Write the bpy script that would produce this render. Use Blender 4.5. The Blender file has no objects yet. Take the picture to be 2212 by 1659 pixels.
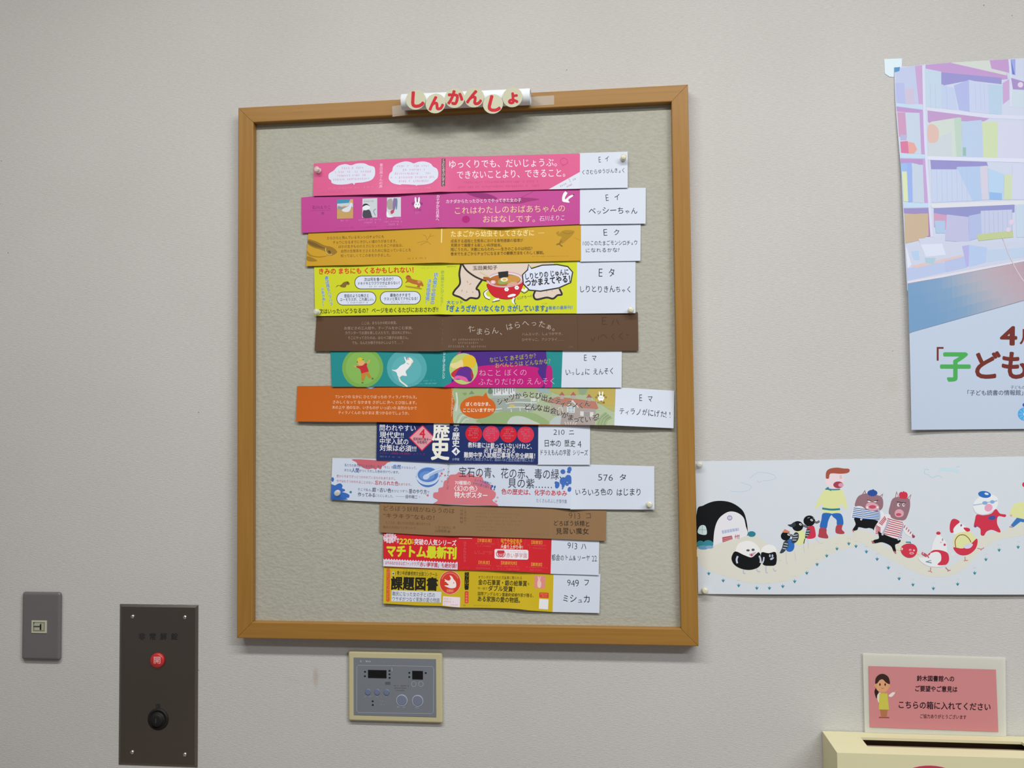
import bpy, bmesh, math, random
from mathutils import Vector, Matrix
from mathutils.geometry import tessellate_polygon

# ------------------------------------------------------------------ camera, light, exposure
scn = bpy.context.scene
COL = scn.collection
F_PX, W_PX, H_PX = 1900.0, 2212.0, 1659.0
CAM = Vector((0.6377, -1.4779, 1.5538))
def _rodrigues(w):
    w = Vector(w); th = w.length; k = w / th
    return Matrix.Rotation(th, 3, k)
R_CV = _rodrigues((-0.0416, 0.1109, -0.0127)) @ Matrix(((1, 0, 0), (0, 0, -1), (0, 1, 0)))   # world -> x right, y down, z forward
cam_d = bpy.data.cameras.new('camera'); cam = bpy.data.objects.new('camera', cam_d); COL.objects.link(cam)
cam_d.sensor_width = 36.0; cam_d.lens = 36.0 * F_PX / W_PX; cam_d.clip_start = 0.05
rot = (Matrix(((1, 0, 0), (0, -1, 0), (0, 0, -1))) @ R_CV).transposed()
cam.matrix_world = Matrix.Translation(CAM) @ rot.to_4x4()
scn.camera = cam

world = bpy.data.worlds.new('world'); scn.world = world; world.use_nodes = True
bg = world.node_tree.nodes['Background']; bg.inputs[0].default_value = (1.0, 0.985, 0.97, 1); bg.inputs[1].default_value = 0.17

def area(name, loc, size_x, size_y, power, color, target=None):
    l = bpy.data.lights.new(name, 'AREA'); l.shape = 'RECTANGLE'; l.size = size_x; l.size_y = size_y
    l.energy = power; l.color = color
    o = bpy.data.objects.new(name, l); COL.objects.link(o); o.location = loc
    if target is not None:
        o.rotation_euler = (Vector(target) - Vector(loc)).to_track_quat('-Z', 'Y').to_euler()
    return o
area('ceiling_lamp', (0.50, -1.28, 2.92), 2.2, 0.18, 53, (1.0, 0.975, 0.94))
area('ceiling_lamp', (2.5, -2.2, 2.92), 1.6, 0.25, 74, (0.93, 0.965, 1.0))

scn.view_settings.view_transform = 'Standard'; scn.view_settings.look = 'None'
scn.view_settings.gamma = 1.0; scn.view_settings.use_curve_mapping = False
scn.view_settings.exposure = -0.12

# ------------------------------------------------------------------ helpers
random.seed(7)
def unproject(u, v, Y):
    d = R_CV.transposed() @ Vector(((u - W_PX / 2) / F_PX, (v - H_PX / 2) / F_PX, 1.0))
    t = (Y - CAM.y) / d.y
    p = CAM + d * t
    return p.x, p.z
def unproject_z(u, v, Z):
    d = R_CV.transposed() @ Vector(((u - W_PX / 2) / F_PX, (v - H_PX / 2) / F_PX, 1.0))
    t = (Z - CAM.z) / d.z
    return CAM + d * t
CROPS = dict(A=(640, 310, 6.144), B=(940, 310, 6.144), C=(1220, 310, 6.146), D=(640, 560, 6.144), E=(940, 560, 6.144),
             F=(1180, 560, 6.143), G=(620, 820, 6.144), H=(950, 820, 6.144), I=(1140, 820, 6.144), J=(700, 1060, 5.926),
             K=(960, 1060, 5.925), T=(820, 150, 5.53), L=(1490, 980, 5.184), M=(1840, 980, 5.186), N=(1892, 90, 3.6875),
             O=(1892, 500, 3.6875), P=(1740, 1390, 4.686), Q=(730, 1370, 7.542), R=(0, 1240, 3.96), S=(250, 1290, 4.495),
             U=(20, 1260, 8.73), V=(1300, 980, 8.508), X=(0, 0, 1.0))
def cp(c, x, y):
    o = CROPS[c]; return (o[0] + x / o[2], o[1] + y / o[2])

def srgb(h):
    h = h.lstrip('#'); out = []
    for i in (0, 2, 4):
        c = int(h[i:i + 2], 16) / 255.0
        out.append(c / 12.92 if c <= 0.04045 else ((c + 0.055) / 1.055) ** 2.4)
    return out
GAIN = 1.2
def blend(a, b, t):
    return '#' + ''.join('%02x' % int(round(int(a[i:i + 2], 16) * (1 - t) + int(b[i:i + 2], 16) * t)) for i in (1, 3, 5))
_mats = {}
def ink(h, rough=0.55, spec=0.2):
    key = (h, rough, spec)
    if key not in _mats:
        m = bpy.data.materials.new('print_' + h.lstrip('#')); m.use_nodes = True
        b = m.node_tree.nodes['Principled BSDF']
        b.inputs['Base Color'].default_value = tuple(min(0.92, c * GAIN) for c in srgb(h)) + (1,)
        b.inputs['Roughness'].default_value = rough
        b.inputs['Specular IOR Level'].default_value = spec
        _mats[key] = m
    return _mats[key]
def nodes_of(m):
    m.use_nodes = True; nt = m.node_tree
    return nt, nt.nodes, nt.links, nt.nodes['Principled BSDF']

def link_obj(name, me, parent=None):
    o = bpy.data.objects.new(name, me); COL.objects.link(o)
    if parent is not None: o.parent = parent
    return o
def thing(name, label, cat, loc, group=None):
    o = bpy.data.objects.new(name, None); COL.objects.link(o); o.location = loc
    o.empty_display_size = 0.02
    o['label'] = label; o['category'] = cat
    if group: o['group'] = group
    return o
def wloc(o):
    v = Vector((0, 0, 0))
    while o is not None:
        v += o.location; o = o.parent
    return v
def from_bm(name, bm, mats, parent=None, smooth=False):
    """bmesh in world coordinates -> one mesh object"""
    me = bpy.data.meshes.new(name)
    off = wloc(parent) if parent is not None else Vector((0, 0, 0))
    bmesh.ops.translate(bm, verts=bm.verts, vec=-off)
    bmesh.ops.recalc_face_normals(bm, faces=bm.faces)
    bm.to_mesh(me); bm.free()
    for m in (mats if isinstance(mats, (list, tuple)) else [mats]): me.materials.append(m)
    if smooth:
        for p in me.polygons: p.use_smooth = True
    return link_obj(name, me, parent)
def crisp(o):
    md = o.modifiers.new('crisp_edges', 'EDGE_SPLIT'); md.split_angle = 0.6
def bm_box(bm, x0, x1, y0, y1, z0, z1, bevel=0.0, seg=2):
    r = bmesh.ops.create_cube(bm, size=1.0)
    vs = r['verts']
    for v in vs:
        v.co = Vector((x0 + (v.co.x + .5) * (x1 - x0), y0 + (v.co.y + .5) * (y1 - y0), z0 + (v.co.z + .5) * (z1 - z0)))
    if bevel > 0:
        es = list({e for v in vs for e in v.link_edges})
        bmesh.ops.bevel(bm, geom=es, offset=bevel, segments=seg, affect='EDGES', profile=0.5)
def bm_lathe(bm, prof, origin, axis, n=24):
    """prof: list of (radius, distance along axis)"""
    axis = Vector(axis).normalized(); a = axis.orthogonal().normalized(); b = axis.cross(a)
    rings = []
    for r, h in prof:
        ring = []
        for i in range(n):
            t = 2 * math.pi * i / n
            ring.append(bm.verts.new(Vector(origin) + axis * h + (a * math.cos(t) + b * math.sin(t)) * max(r, 1e-6)))
        rings.append(ring)
    for r0, r1 in zip(rings, rings[1:]):
        for i in range(n):
            bm.faces.new((r0[i], r0[(i + 1) % n], r1[(i + 1) % n], r1[i]))
    bm.faces.new(rings[0][::-1]); bm.faces.new(rings[-1])

# text outlines, cached in em units
_glyph = {}
def glyphs(s, wt=0.0):
    key = (s, round(wt, 4))
    if key not in _glyph:
        cu = bpy.data.curves.new('text_outline', 'FONT'); cu.body = s; cu.resolution_u = 3; cu.offset = wt
        o = bpy.data.objects.new('text_outline', cu); COL.objects.link(o)
        bpy.context.view_layer.update()
        dg = bpy.context.evaluated_depsgraph_get()
        me = bpy.data.meshes.new_from_object(o.evaluated_get(dg))
        vs = [(v.co.x, v.co.y) for v in me.vertices]; fs = [tuple(p.vertices) for p in me.polygons]
        bpy.data.objects.remove(o); bpy.data.curves.remove(cu); bpy.data.meshes.remove(me)
        _glyph[key] = (vs, fs)
    return _glyph[key]

def catmull(pts, closed=True, n=6):
    out = []; N = len(pts)
    for i in range(N if closed else N - 1):
        p = [pts[(i + k) % N] if closed else pts[min(max(i + k, 0), N - 1)] for k in (-1, 0, 1, 2)]
        for j in range(n):
            t = j / n
            out.append(tuple(0.5 * (2 * p[1][a] + (p[2][a] - p[0][a]) * t + (2 * p[0][a] - 5 * p[1][a] + 4 * p[2][a] - p[3][a]) * t * t
                                    + (3 * p[1][a] - p[0][a] - 3 * p[2][a] + p[3][a]) * t ** 3) for a in (0, 1)))
    if not closed: out.append(tuple(pts[-1]))
    return out
def clip_half(poly, a, b, c):
    """keep a*x+b*z<=c"""
    out = []
    for i in range(len(poly)):
        p, q = poly[i], poly[(i + 1) % len(poly)]
        dp, dq = a * p[0] + b * p[1] - c, a * q[0] + b * q[1] - c
        if dp <= 0: out.append(p)
        if (dp < 0 < dq) or (dq < 0 < dp):
            t = dp / (dp - dq); out.append((p[0] + (q[0] - p[0]) * t, p[1] + (q[1] - p[1]) * t))
    return out

def cells(poly, sx, sz):
    """cut a convex polygon along a grid so that it follows a bent sheet"""
    x0 = min(p[0] for p in poly); x1 = max(p[0] for p in poly); z0 = min(p[1] for p in poly); z1 = max(p[1] for p in poly)
    if math.floor(x0 / sx) == math.floor(x1 / sx) and math.floor(z0 / sz) == math.floor(z1 / sz): return [poly]
    out = []; k = math.floor(x0 / sx)
    while k * sx < x1:
        q = clip_half(clip_half(poly, -1, 0, -k * sx), 1, 0, (k + 1) * sx); k += 1
        if len(q) < 3: continue
        a = min(p[1] for p in q); b = max(p[1] for p in q); kz = math.floor(a / sz)
        while kz * sz < b:
            r = clip_half(clip_half(q, 0, -1, -kz * sz), 0, 1, (kz + 1) * sz); kz += 1
            if len(r) >= 3: out.append(r)
    return out
class Print:
    """flat artwork printed on a sheet: collects shapes per named part, bends them with the sheet"""
    def __init__(self, root, Y, bend=None, step=0.004, clip=None, zstep=0.010):
        self.root, self.Y, self.bend, self.step, self.zstep, self.mix = root, Y, bend, step, zstep, None
        self.parts = {}; self.boxes = []; self.c = 'X'; self.clip = clip; self.paper = None; self.dz = 0.00004
    def P(self, x, y):
        u, v = cp(self.c, x, y); return unproject(u, v, self.Y)
    def add(self, part, polys, col, extra=None):
        if not polys: return
        xs = [p[0] for q in polys for p in q]; zs = [p[1] for q in polys for p in q]
        box = (min(xs), max(xs), min(zs), max(zs)); ly = 0
        for (l_, c) in self.boxes:
            if box[0] < c[1] and c[0] < box[1] and box[2] < c[3] and c[2] < box[3]: ly = max(ly, l_ + 1)
        self.boxes.append((ly, box))
        lift = 0.00014 + self.dz * ly
        if self.mix and isinstance(col, str): col = blend(col, *self.mix)
        m = ink(col) if isinstance(col, str) else col
        out = [[(x, self.Y - (self.bend(x, z) if self.bend else 0.0) - lift - (extra[i] if extra else 0.0), z) for (x, z) in poly] for i, poly in enumerate(polys)]
        self.parts.setdefault(part, []).append((out, m, box))
    def fill(self, part, pts, col):
        """pts already in world (x,z)"""
        tris = tessellate_polygon([[Vector((p[0], p[1], 0)) for p in pts]])
        polys = []
        for t in tris:
            tri = [pts[i] for i in t]
            if self.clip:
                for h in self.clip:
                    tri = clip_half(tri, *h)
                    if len(tri) < 3: break
                if len(tri) < 3: continue
            if self.bend:
                polys += cells(tri, self.step, self.zstep)
            else: polys.append(tri)
        self.add(part, polys, col)
    def poly(self, part, pts, col): self.fill(part, [self.P(*p) for p in pts], col)
    def blob(self, part, pts, col, n=5): self.fill(part, [self.P(*p) for p in catmull(pts, True, n)], col)
    def ell(self, part, cx, cy, rx, ry, col, rot=0, n=36, a0=0, a1=360):
        r = math.radians(rot); pts = []
        for i in range(n):
            t = math.radians(a0 + (a1 - a0) * i / (n if a1 - a0 == 360 else n - 1))
            ex, ey = rx * math.cos(t), ry * math.sin(t)
            pts.append((cx + ex * math.cos(r) - ey * math.sin(r), cy + ex * math.sin(r) + ey * math.cos(r)))
        self.poly(part, pts, col)
    def rrect(self, part, x0, y0, x1, y1, rad, col, dy=0):
        pts = []
        for cx, cy, a in ((x1 - rad, y0 + rad, -90), (x1 - rad, y1 - rad, 0), (x0 + rad, y1 - rad, 90), (x0 + rad, y0 + rad, 180)):
            for k in range(7):
                t = math.radians(a + 15 * k); x = cx + rad * math.cos(t)
                pts.append((x, cy + rad * math.sin(t) + dy * (x - x0) / (x1 - x0)))
        self.poly(part, pts, col)
    def line(self, part, pts, w, col, smooth=True, closed=False):
        if smooth and len(pts) > 2: pts = catmull(pts, closed, 5)
        if closed: pts = list(pts) + [pts[0]]
        polys = []; L = []; Rr = []
        for i, p in enumerate(pts):
            a = pts[max(i - 1, 0)]; b = pts[min(i + 1, len(pts) - 1)]
            if closed and i in (0, len(pts) - 1): a = pts[-2]; b = pts[1]
            dx, dy = b[0] - a[0], b[1] - a[1]; l = math.hypot(dx, dy) or 1
            L.append(self.P(p[0] - dy / l * w / 2, p[1] + dx / l * w / 2)); Rr.append(self.P(p[0] + dy / l * w / 2, p[1] - dx / l * w / 2))
        for i in range(len(pts) - 1): polys.append([L[i], L[i + 1], Rr[i + 1], Rr[i]])
        if self.clip:
            q = []
            for pl in polys:
                for h in self.clip:
                    pl = clip_half(pl, *h)
                    if len(pl) < 3: break
                if len(pl) >= 3: q.append(pl)
            polys = q
        self.add(part, polys, col)
    def raw(self, part, s, T, col, wt=0.0):
        bold = wt if wt > 0.005 else 0.0
        vs, fs = glyphs(s, min(wt, 0.0))
        if not fs: return
        w = [self.P(*T(x, y)) for (x, y) in vs]
        polys = []
        tris = []
        for f in fs:
            for k in range(1, len(f) - 1) if len(f) > 4 else (0,):
                tris.append((f[0], f[k], f[k + 1]) if len(f) > 4 else f)
        shifts = [(0.0, 0.0)]
        if bold:
            o = self.P(*T(0, 0)); n_ = 8 if bold > 0.02 else 6
            for k in range(n_):
                a = 2 * math.pi * k / n_; q = self.P(*T(bold * math.cos(a), bold * math.sin(a))); shifts.append((q[0] - o[0], q[1] - o[1]))
        extra = []
        for n, (dx, dz) in enumerate(shifts):
            for f in tris:
                q = [(w[i][0] + dx, w[i][1] + dz) for i in f]
                if self.bend: polys += cells(q, self.step, self.zstep)
                else: polys.append(q)
            extra += [n * 0.000004] * (len(polys) - len(extra))
        self.add(part, polys, col, extra)
    def txt(self, part, s, xl, yl, xr, yr, h, col, wt=0.0, halo=None, lean=0.0):
        """one line of lettering, centre line from (xl,yl) to (xr,yr), glyph height h"""
        vs, fs = glyphs(s, min(wt, 0.0))
        a0 = min(v[0] for v in vs); a1 = max(v[0] for v in vs)
        sx = 1.0 / (a1 - a0); sy = h / 0.92
        dx, dy = xr - xl, yr - yl; l = math.hypot(dx, dy); nx, ny = -dy / l, dx / l
        def T(x, y):
            t = (x - a0) * sx; q = (0.38 - y) * sy
            return (xl + dx * t + nx * q - lean * q, yl + dy * t + ny * q)
        if halo: self.raw(part, s, T, halo[0], wt + halo[1])
        self.raw(part, s, T, col, wt)
    def ch(self, part, s, x, y, h, col, wt=0.0, rot=0.0, wide=1.0, halo=None):
        """single character centred on (x,y)"""
        sc = h / 0.92; r = math.radians(rot); c, sn = math.cos(r), math.sin(r)
        def T(a, b):
            px, py = (a - 0.5) * sc * wide, (0.38 - b) * sc
            return (x + px * c - py * sn, y + px * sn + py * c)
        if halo: self.raw(part, s, T, halo[0], wt + halo[1])
        self.raw(part, s, T, col, wt)
    def vtxt(self, part, s, x0, y0, x1, y1, h, col, wt=0.0, wide=1.0, halo=None):
        """vertical lettering from the centre of the first to the centre of the last character"""
        n = len(s)
        for i, c_ in enumerate(s):
            t = i / max(1, n - 1)
            self.ch(part, c_, x0 + (x1 - x0) * t, y0 + (y1 - y0) * t, h, col, wt, wide=wide, halo=halo)
    def hand(self, part, s, xl, yl, xr, yr, h, col='#14181f', wt=-0.001, seed=1):
        """handwriting: each character a little tilted, sized and shifted"""
        rnd = random.Random(s + str(seed)); small = 'ゃゅょっャュョッィァェォ'
        adv = [0.5 if c_ == ' ' else 0.62 if c_ in '0123456789!' else 0.8 if c_ in small else 1.0 for c_ in s]
        tot = sum(adv); pos = 0.0
        for c_, a in zip(s, adv):
            t = (pos + a / 2) / tot; pos += a
            if c_ == ' ': continue
            hh = h * rnd.uniform(0.9, 1.08) * (0.68 if c_ in small else 1.0)
            step = (xr - xl) / tot
            wide = min(1.15, max(0.55, step * (0.92 if a >= 0.9 else 1.05) / h))
            y = yl + (yr - yl) * t + rnd.uniform(-0.05, 0.05) * h + (0.16 * h if c_ in small else 0)
            x = xl + (xr - xl) * t
            if c_ in '0123456789!Ee': self.ch(part, c_, x + 0.2 * hh * wide, y + 0.02 * h, hh * (1.32 if c_ == 'E' else 1.2), col, wt - .014, rnd.uniform(-5, 3), wide)
            else: self.ch(part, c_, x, y, hh, col, wt, rnd.uniform(-7, 4), wide)
    def fine(self, part, xl, yl, xr, yr, h, col, dens=0.8):
        """print too small to read: rows of tiny broken strokes"""
        if self.paper:
            a, b_ = [[int(c_[i:i + 2], 16) for i in (1, 3, 5)] for c_ in (col, self.paper)]
            col = '#%02x%02x%02x' % tuple(int(round(p_ * .72 + q_ * .28)) for p_, q_ in zip(a, b_))
        rnd = random.Random(int(xl * 7 + yl * 13 + xr)); dx, dy = xr - xl, yr - yl; l = math.hypot(dx, dy)
        ux, uy = dx / l, dy / l; polys = []; x = 0.0
        def q(a, b, c2, d):
            return [self.P(xl + ux * p - uy * r_, yl + uy * p + ux * r_) for p, r_ in ((a, b), (c2, b), (c2, d), (a, d))]
        while x < l - h * 0.5:
            w = h * rnd.uniform(0.7, 0.95)
            if rnd.random() < dens:
                k = rnd.choice((1, 2, 2, 3))
                for i in range(k):
                    yy = -h / 2 + h * (i + rnd.uniform(.1, .5)) / k; sl_ = rnd.uniform(-.12, .12) * h; a_ = x + w * rnd.uniform(0, .3); b2 = x + w * rnd.uniform(.65, .95)
                    polys.append([self.P(xl + ux * p_ - uy * r_, yl + uy * p_ + ux * r_) for p_, r_ in ((a_, yy), (b2, yy + sl_), (b2, yy + sl_ + h * .12), (a_, yy + h * .12))])
                xx = x + w * rnd.uniform(.2, .6); ln_ = rnd.uniform(-.25, .25) * h; y0_ = -h / 2 * rnd.uniform(.6, 1); y1_ = h / 2 * rnd.uniform(.5, 1)
                polys.append([self.P(xl + ux * p_ - uy * r_, yl + uy * p_ + ux * r_) for p_, r_ in ((xx, y0_), (xx + h * .12, y0_), (xx + h * .12 + ln_, y1_), (xx + ln_, y1_))])
            x += w * 1.08
        self.add(part, polys, col)
    def build(self, prefix_parent=None, labels=None):
        out = {}
        off = wloc(self.root)
        for key, shapes in self.parts.items():
            name = key.split('#')[0]; par = (prefix_parent or {}).get(name, self.root)
            # marks that stand well apart become parts of their own
            groups = []
            for sh in shapes:
                near = []; b = sh[2]
                for g_ in groups:
                    for o_ in g_:
                        c = o_[2]; gap = math.hypot(max(0, b[0] - c[1], c[0] - b[1]), max(0, b[2] - c[3], c[2] - b[3]))
                        if gap < 0.4 * max(b[1] - b[0], b[3] - b[2], c[1] - c[0], c[3] - c[2]): near.append(g_); break
                merged = [sh]
                for g_ in near: merged = g_ + merged; groups.remove(g_)
                groups.append(merged)
            for g_ in groups:
                vs, fs, ms, mats = [], [], [], []
                for polys, m, _ in g_:
                    if m not in mats: mats.append(m)
                    for q in polys:
                        base = len(vs); vs += [(v[0] - off.x, v[1] - off.y, v[2] - off.z) for v in q]
                        fs.append(tuple(range(base, base + len(q)))); ms.append(mats.index(m))
                me = bpy.data.meshes.new(name); me.from_pydata(vs, [], fs)
                for m in mats: me.materials.append(m)
                me.polygons.foreach_set('material_index', ms); me.update()
                out[name] = link_obj(name, me, par)
                if labels and name in labels: out[name]['label'] = labels[name]
        return out

def interp(poly, x):
    if x <= poly[0][0]: return poly[0][1]
    for a, b in zip(poly, poly[1:]):
        if x <= b[0]: return a[1] + (b[1] - a[1]) * (x - a[0]) / (b[0] - a[0])
    return poly[-1][1]

# ------------------------------------------------------------------ materials
def mat_wall():
    m = bpy.data.materials.new('linen_wallpaper'); nt, N, L, b = nodes_of(m)
    tc = N.new('ShaderNodeTexCoord')
    mp = N.new('ShaderNodeMapping'); mp.inputs['Scale'].default_value = (110, 110, 1050); L.new(tc.outputs['Object'], mp.inputs[0])
    th = N.new('ShaderNodeTexNoise'); th.inputs['Scale'].default_value = 1.0; th.inputs['Detail'].default_value = 3; L.new(mp.outputs[0], th.inputs['Vector'])
    mp2 = N.new('ShaderNodeMapping'); mp2.inputs['Scale'].default_value = (1000, 1000, 500); L.new(tc.outputs['Object'], mp2.inputs[0])
    th2 = N.new('ShaderNodeTexNoise'); th2.inputs['Scale'].default_value = 1.0; th2.inputs['Detail'].default_value = 2; L.new(mp2.outputs[0], th2.inputs['Vector'])
    mx = N.new('ShaderNodeMath'); mx.operation = 'ADD'; L.new(th.outputs[0], mx.inputs[0]); L.new(th2.outputs[0], mx.inputs[1])
    bp = N.new('ShaderNodeBump'); bp.inputs['Strength'].default_value = 0.55; bp.inputs['Distance'].default_value = 0.0009
    L.new(mx.outputs[0], bp.inputs['Height']); L.new(bp.outputs[0], b.inputs['Normal'])
    big = N.new('ShaderNodeTexNoise'); big.inputs['Scale'].default_value = 3.5; big.inputs['Detail'].default_value = 5; L.new(tc.outputs['Object'], big.inputs['Vector'])
    rp = N.new('ShaderNodeValToRGB'); rp.color_ramp.elements[0].position = 0.3; rp.color_ramp.elements[1].position = 0.75
    rp.color_ramp.elements[0].color = (0.558, 0.552, 0.535, 1); rp.color_ramp.elements[1].color = (0.593, 0.587, 0.572, 1)
    L.new(big.outputs[0], rp.inputs[0])
    # fine pin pricks and specks of dirt
    vo = N.new('ShaderNodeTexVoronoi'); vo.inputs['Scale'].default_value = 26; L.new(tc.outputs['Object'], vo.inputs['Vector'])
    lt = N.new('ShaderNodeMath'); lt.operation = 'LESS_THAN'; lt.inputs[1].default_value = 0.026; L.new(vo.outputs['Distance'], lt.inputs[0])
    sp = N.new('ShaderNodeTexNoise'); sp.inputs['Scale'].default_value = 5; L.new(tc.outputs['Object'], sp.inputs['Vector'])
    gt = N.new('ShaderNodeMath'); gt.operation = 'GREATER_THAN'; gt.inputs[1].default_value = 0.56; L.new(sp.outputs[0], gt.inputs[0])
    mu = N.new('ShaderNodeMath'); mu.operation = 'MULTIPLY'; L.new(lt.outputs[0], mu.inputs[0]); L.new(gt.outputs[0], mu.inputs[1])
    mi = N.new('ShaderNodeMix'); mi.data_type = 'RGBA'; L.new(mu.outputs[0], mi.inputs[0]); L.new(rp.outputs[0], mi.inputs[6]); mi.inputs[7].default_value = (0.2, 0.18, 0.16, 1)
    # weave: the threads themselves are a touch lighter and darker
    wv = N.new('ShaderNodeMapRange'); wv.inputs[1].default_value = 0.7; wv.inputs[2].default_value = 1.3; wv.inputs[3].default_value = 0.91; wv.inputs[4].default_value = 1.07
    L.new(mx.outputs[0], wv.inputs[0])
    m2 = N.new('ShaderNodeMix'); m2.data_type = 'RGBA'; m2.blend_type = 'MULTIPLY'; m2.inputs[0].default_value = 1.0
    L.new(mi.outputs[2], m2.inputs[6]); L.new(wv.outputs[0], m2.inputs[7])
    # a few brown smears
    src = m2.outputs[2]
    for (u, v, rx, rz, col, k) in ((682, 1462, .007, .022, (.42, .31, .24, 1), .5), (1985, 880, .02, .012, (.5, .44, .36, 1), .25), (1925, 830, .016, .02, (.5, .44, .36, 1), .25), (640, 1470, .03, .008, (.5, .45, .4, 1), .2)):
        x, z = unproject(u, v, 0)
        mpp = N.new('ShaderNodeMapping'); mpp.vector_type = 'POINT'
        mpp.inputs['Location'].default_value = (-x / rx, 0, -z / rz); mpp.inputs['Scale'].default_value = (1 / rx, 1, 1 / rz); L.new(tc.outputs['Object'], mpp.inputs[0])
        ln = N.new('ShaderNodeVectorMath'); ln.operation = 'LENGTH'; L.new(mpp.outputs[0], ln.inputs[0])
        mr = N.new('ShaderNodeMapRange'); mr.inputs[1].default_value = 0.2; mr.inputs[2].default_value = 1.0; mr.inputs[3].default_value = k; mr.inputs[4].default_value = 0.0
        L.new(ln.outputs['Value'], mr.inputs[0])
        mm = N.new('ShaderNodeMix'); mm.data_type = 'RGBA'; L.new(mr.outputs[0], mm.inputs[0]); L.new(src, mm.inputs[6]); mm.inputs[7].default_value = col
        src = mm.outputs[2]
    L.new(src, b.inputs['Base Color'])
    b.inputs['Roughness'].default_value = 0.75; b.inputs['Specular IOR Level'].default_value = 0.2
    return m
def mat_felt():
    m = bpy.data.materials.new('grey_pinboard_cloth'); nt, N, L, b = nodes_of(m)
    tc = N.new('ShaderNodeTexCoord')
    mp = N.new('ShaderNodeMapping'); mp.inputs['Scale'].default_value = (150, 150, 230); L.new(tc.outputs['Object'], mp.inputs[0])
    n1 = N.new('ShaderNodeTexNoise'); n1.inputs['Scale'].default_value = 1; n1.inputs['Detail'].default_value = 4; L.new(mp.outputs[0], n1.inputs['Vector'])
    bp = N.new('ShaderNodeBump'); bp.inputs['Strength'].default_value = 0.75; bp.inputs['Distance'].default_value = 0.0013
    L.new(n1.outputs[0], bp.inputs['Height']); L.new(bp.outputs[0], b.inputs['Normal'])
    rp = N.new('ShaderNodeValToRGB'); rp.color_ramp.elements[0].position = 0.3; rp.color_ramp.elements[1].position = 0.7
    rp.color_ramp.elements[0].color = (0.40, 0.402, 0.34, 1); rp.color_ramp.elements[1].color = (0.445, 0.445, 0.38, 1)
    L.new(n1.outputs[0], rp.inputs[0]); L.new(rp.outputs[0], b.inputs['Base Color'])
    b.inputs['Roughness'].default_value = 0.8; b.inputs['Specular IOR Level'].default_value = 0.2
    return m
def mat_wood(vertical):
    m = bpy.data.materials.new('honey_oak_' + ('upright' if vertical else 'crosswise')); nt, N, L, b = nodes_of(m)
    tc = N.new('ShaderNodeTexCoord'); mp = N.new('ShaderNodeMapping')
    mp.inputs['Scale'].default_value = (160, 160, 5) if vertical else (5, 160, 160); L.new(tc.outputs['Object'], mp.inputs[0])
    n1 = N.new('ShaderNodeTexNoise'); n1.inputs['Scale'].default_value = 1; n1.inputs['Detail'].default_value = 5; n1.inputs['Distortion'].default_value = 0.6; L.new(mp.outputs[0], n1.inputs['Vector'])
    rp = N.new('ShaderNodeValToRGB'); rp.color_ramp.elements[0].position = 0.25; rp.color_ramp.elements[1].position = 0.75
    rp.color_ramp.elements[0].color = (0.305, 0.148, 0.027, 1); rp.color_ramp.elements[1].color = (0.365, 0.190, 0.042, 1)
    L.new(n1.outputs[0], rp.inputs[0]); L.new(rp.outputs[0], b.inputs['Base Color'])
    b.inputs['Roughness'].default_value = 0.38; b.inputs['Specular IOR Level'].default_value = 0.4
    return m
def simple(name, col, rough=0.5, metal=0.0, spec=0.4, alpha=1.0, trans=0.0):
    m = bpy.data.materials.new(name); nt, N, L, b = nodes_of(m)
    b.inputs['Base Color'].default_value = tuple(col) + (1,); b.inputs['Roughness'].default_value = rough
    b.inputs['Metallic'].default_value = metal; b.inputs['Specular IOR Level'].default_value = spec
    b.inputs['Alpha'].default_value = alpha; b.inputs['Transmission Weight'].default_value = trans
    return m
M_WALL = mat_wall(); M_FELT = mat_felt(); M_WV = mat_wood(True); M_WH = mat_wood(False)
M_TAPE = simple('clear_tape', (0.8, 0.76, 0.68), 0.25, alpha=0.28)
M_PIN = simple('clear_pin_plastic', (0.80, 0.80, 0.74), 0.12, spec=0.7, alpha=0.5)
M_PINC = simple('cream_pin_plastic', (0.78, 0.76, 0.60), 0.2, spec=0.6, alpha=0.75)
M_STEEL = simple('steel', (0.6, 0.6, 0.6), 0.25, metal=1.0)

# ------------------------------------------------------------------ setting
def struct(name, bm, m):
    o = from_bm(name, bm, m); o['kind'] = 'structure'; return o
bm = bmesh.new(); bm_box(bm, -3.0, 4.2, 0.0, 0.12, 0.0, 3.0); struct('wall_back', bm, M_WALL)
bm = bmesh.new(); bm_box(bm, -3.0, 4.2, -5.0, 0.12, -0.1, 0.0); struct('floor', bm, simple('beige_floor_tiles', (0.26, 0.22, 0.19), 0.5))
bm = bmesh.new(); bm_box(bm, -3.0, 4.2, -5.0, 0.12, 3.0, 3.1); struct('ceiling', bm, simple('white_ceiling_board', (0.75, 0.75, 0.73), 0.8))

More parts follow.
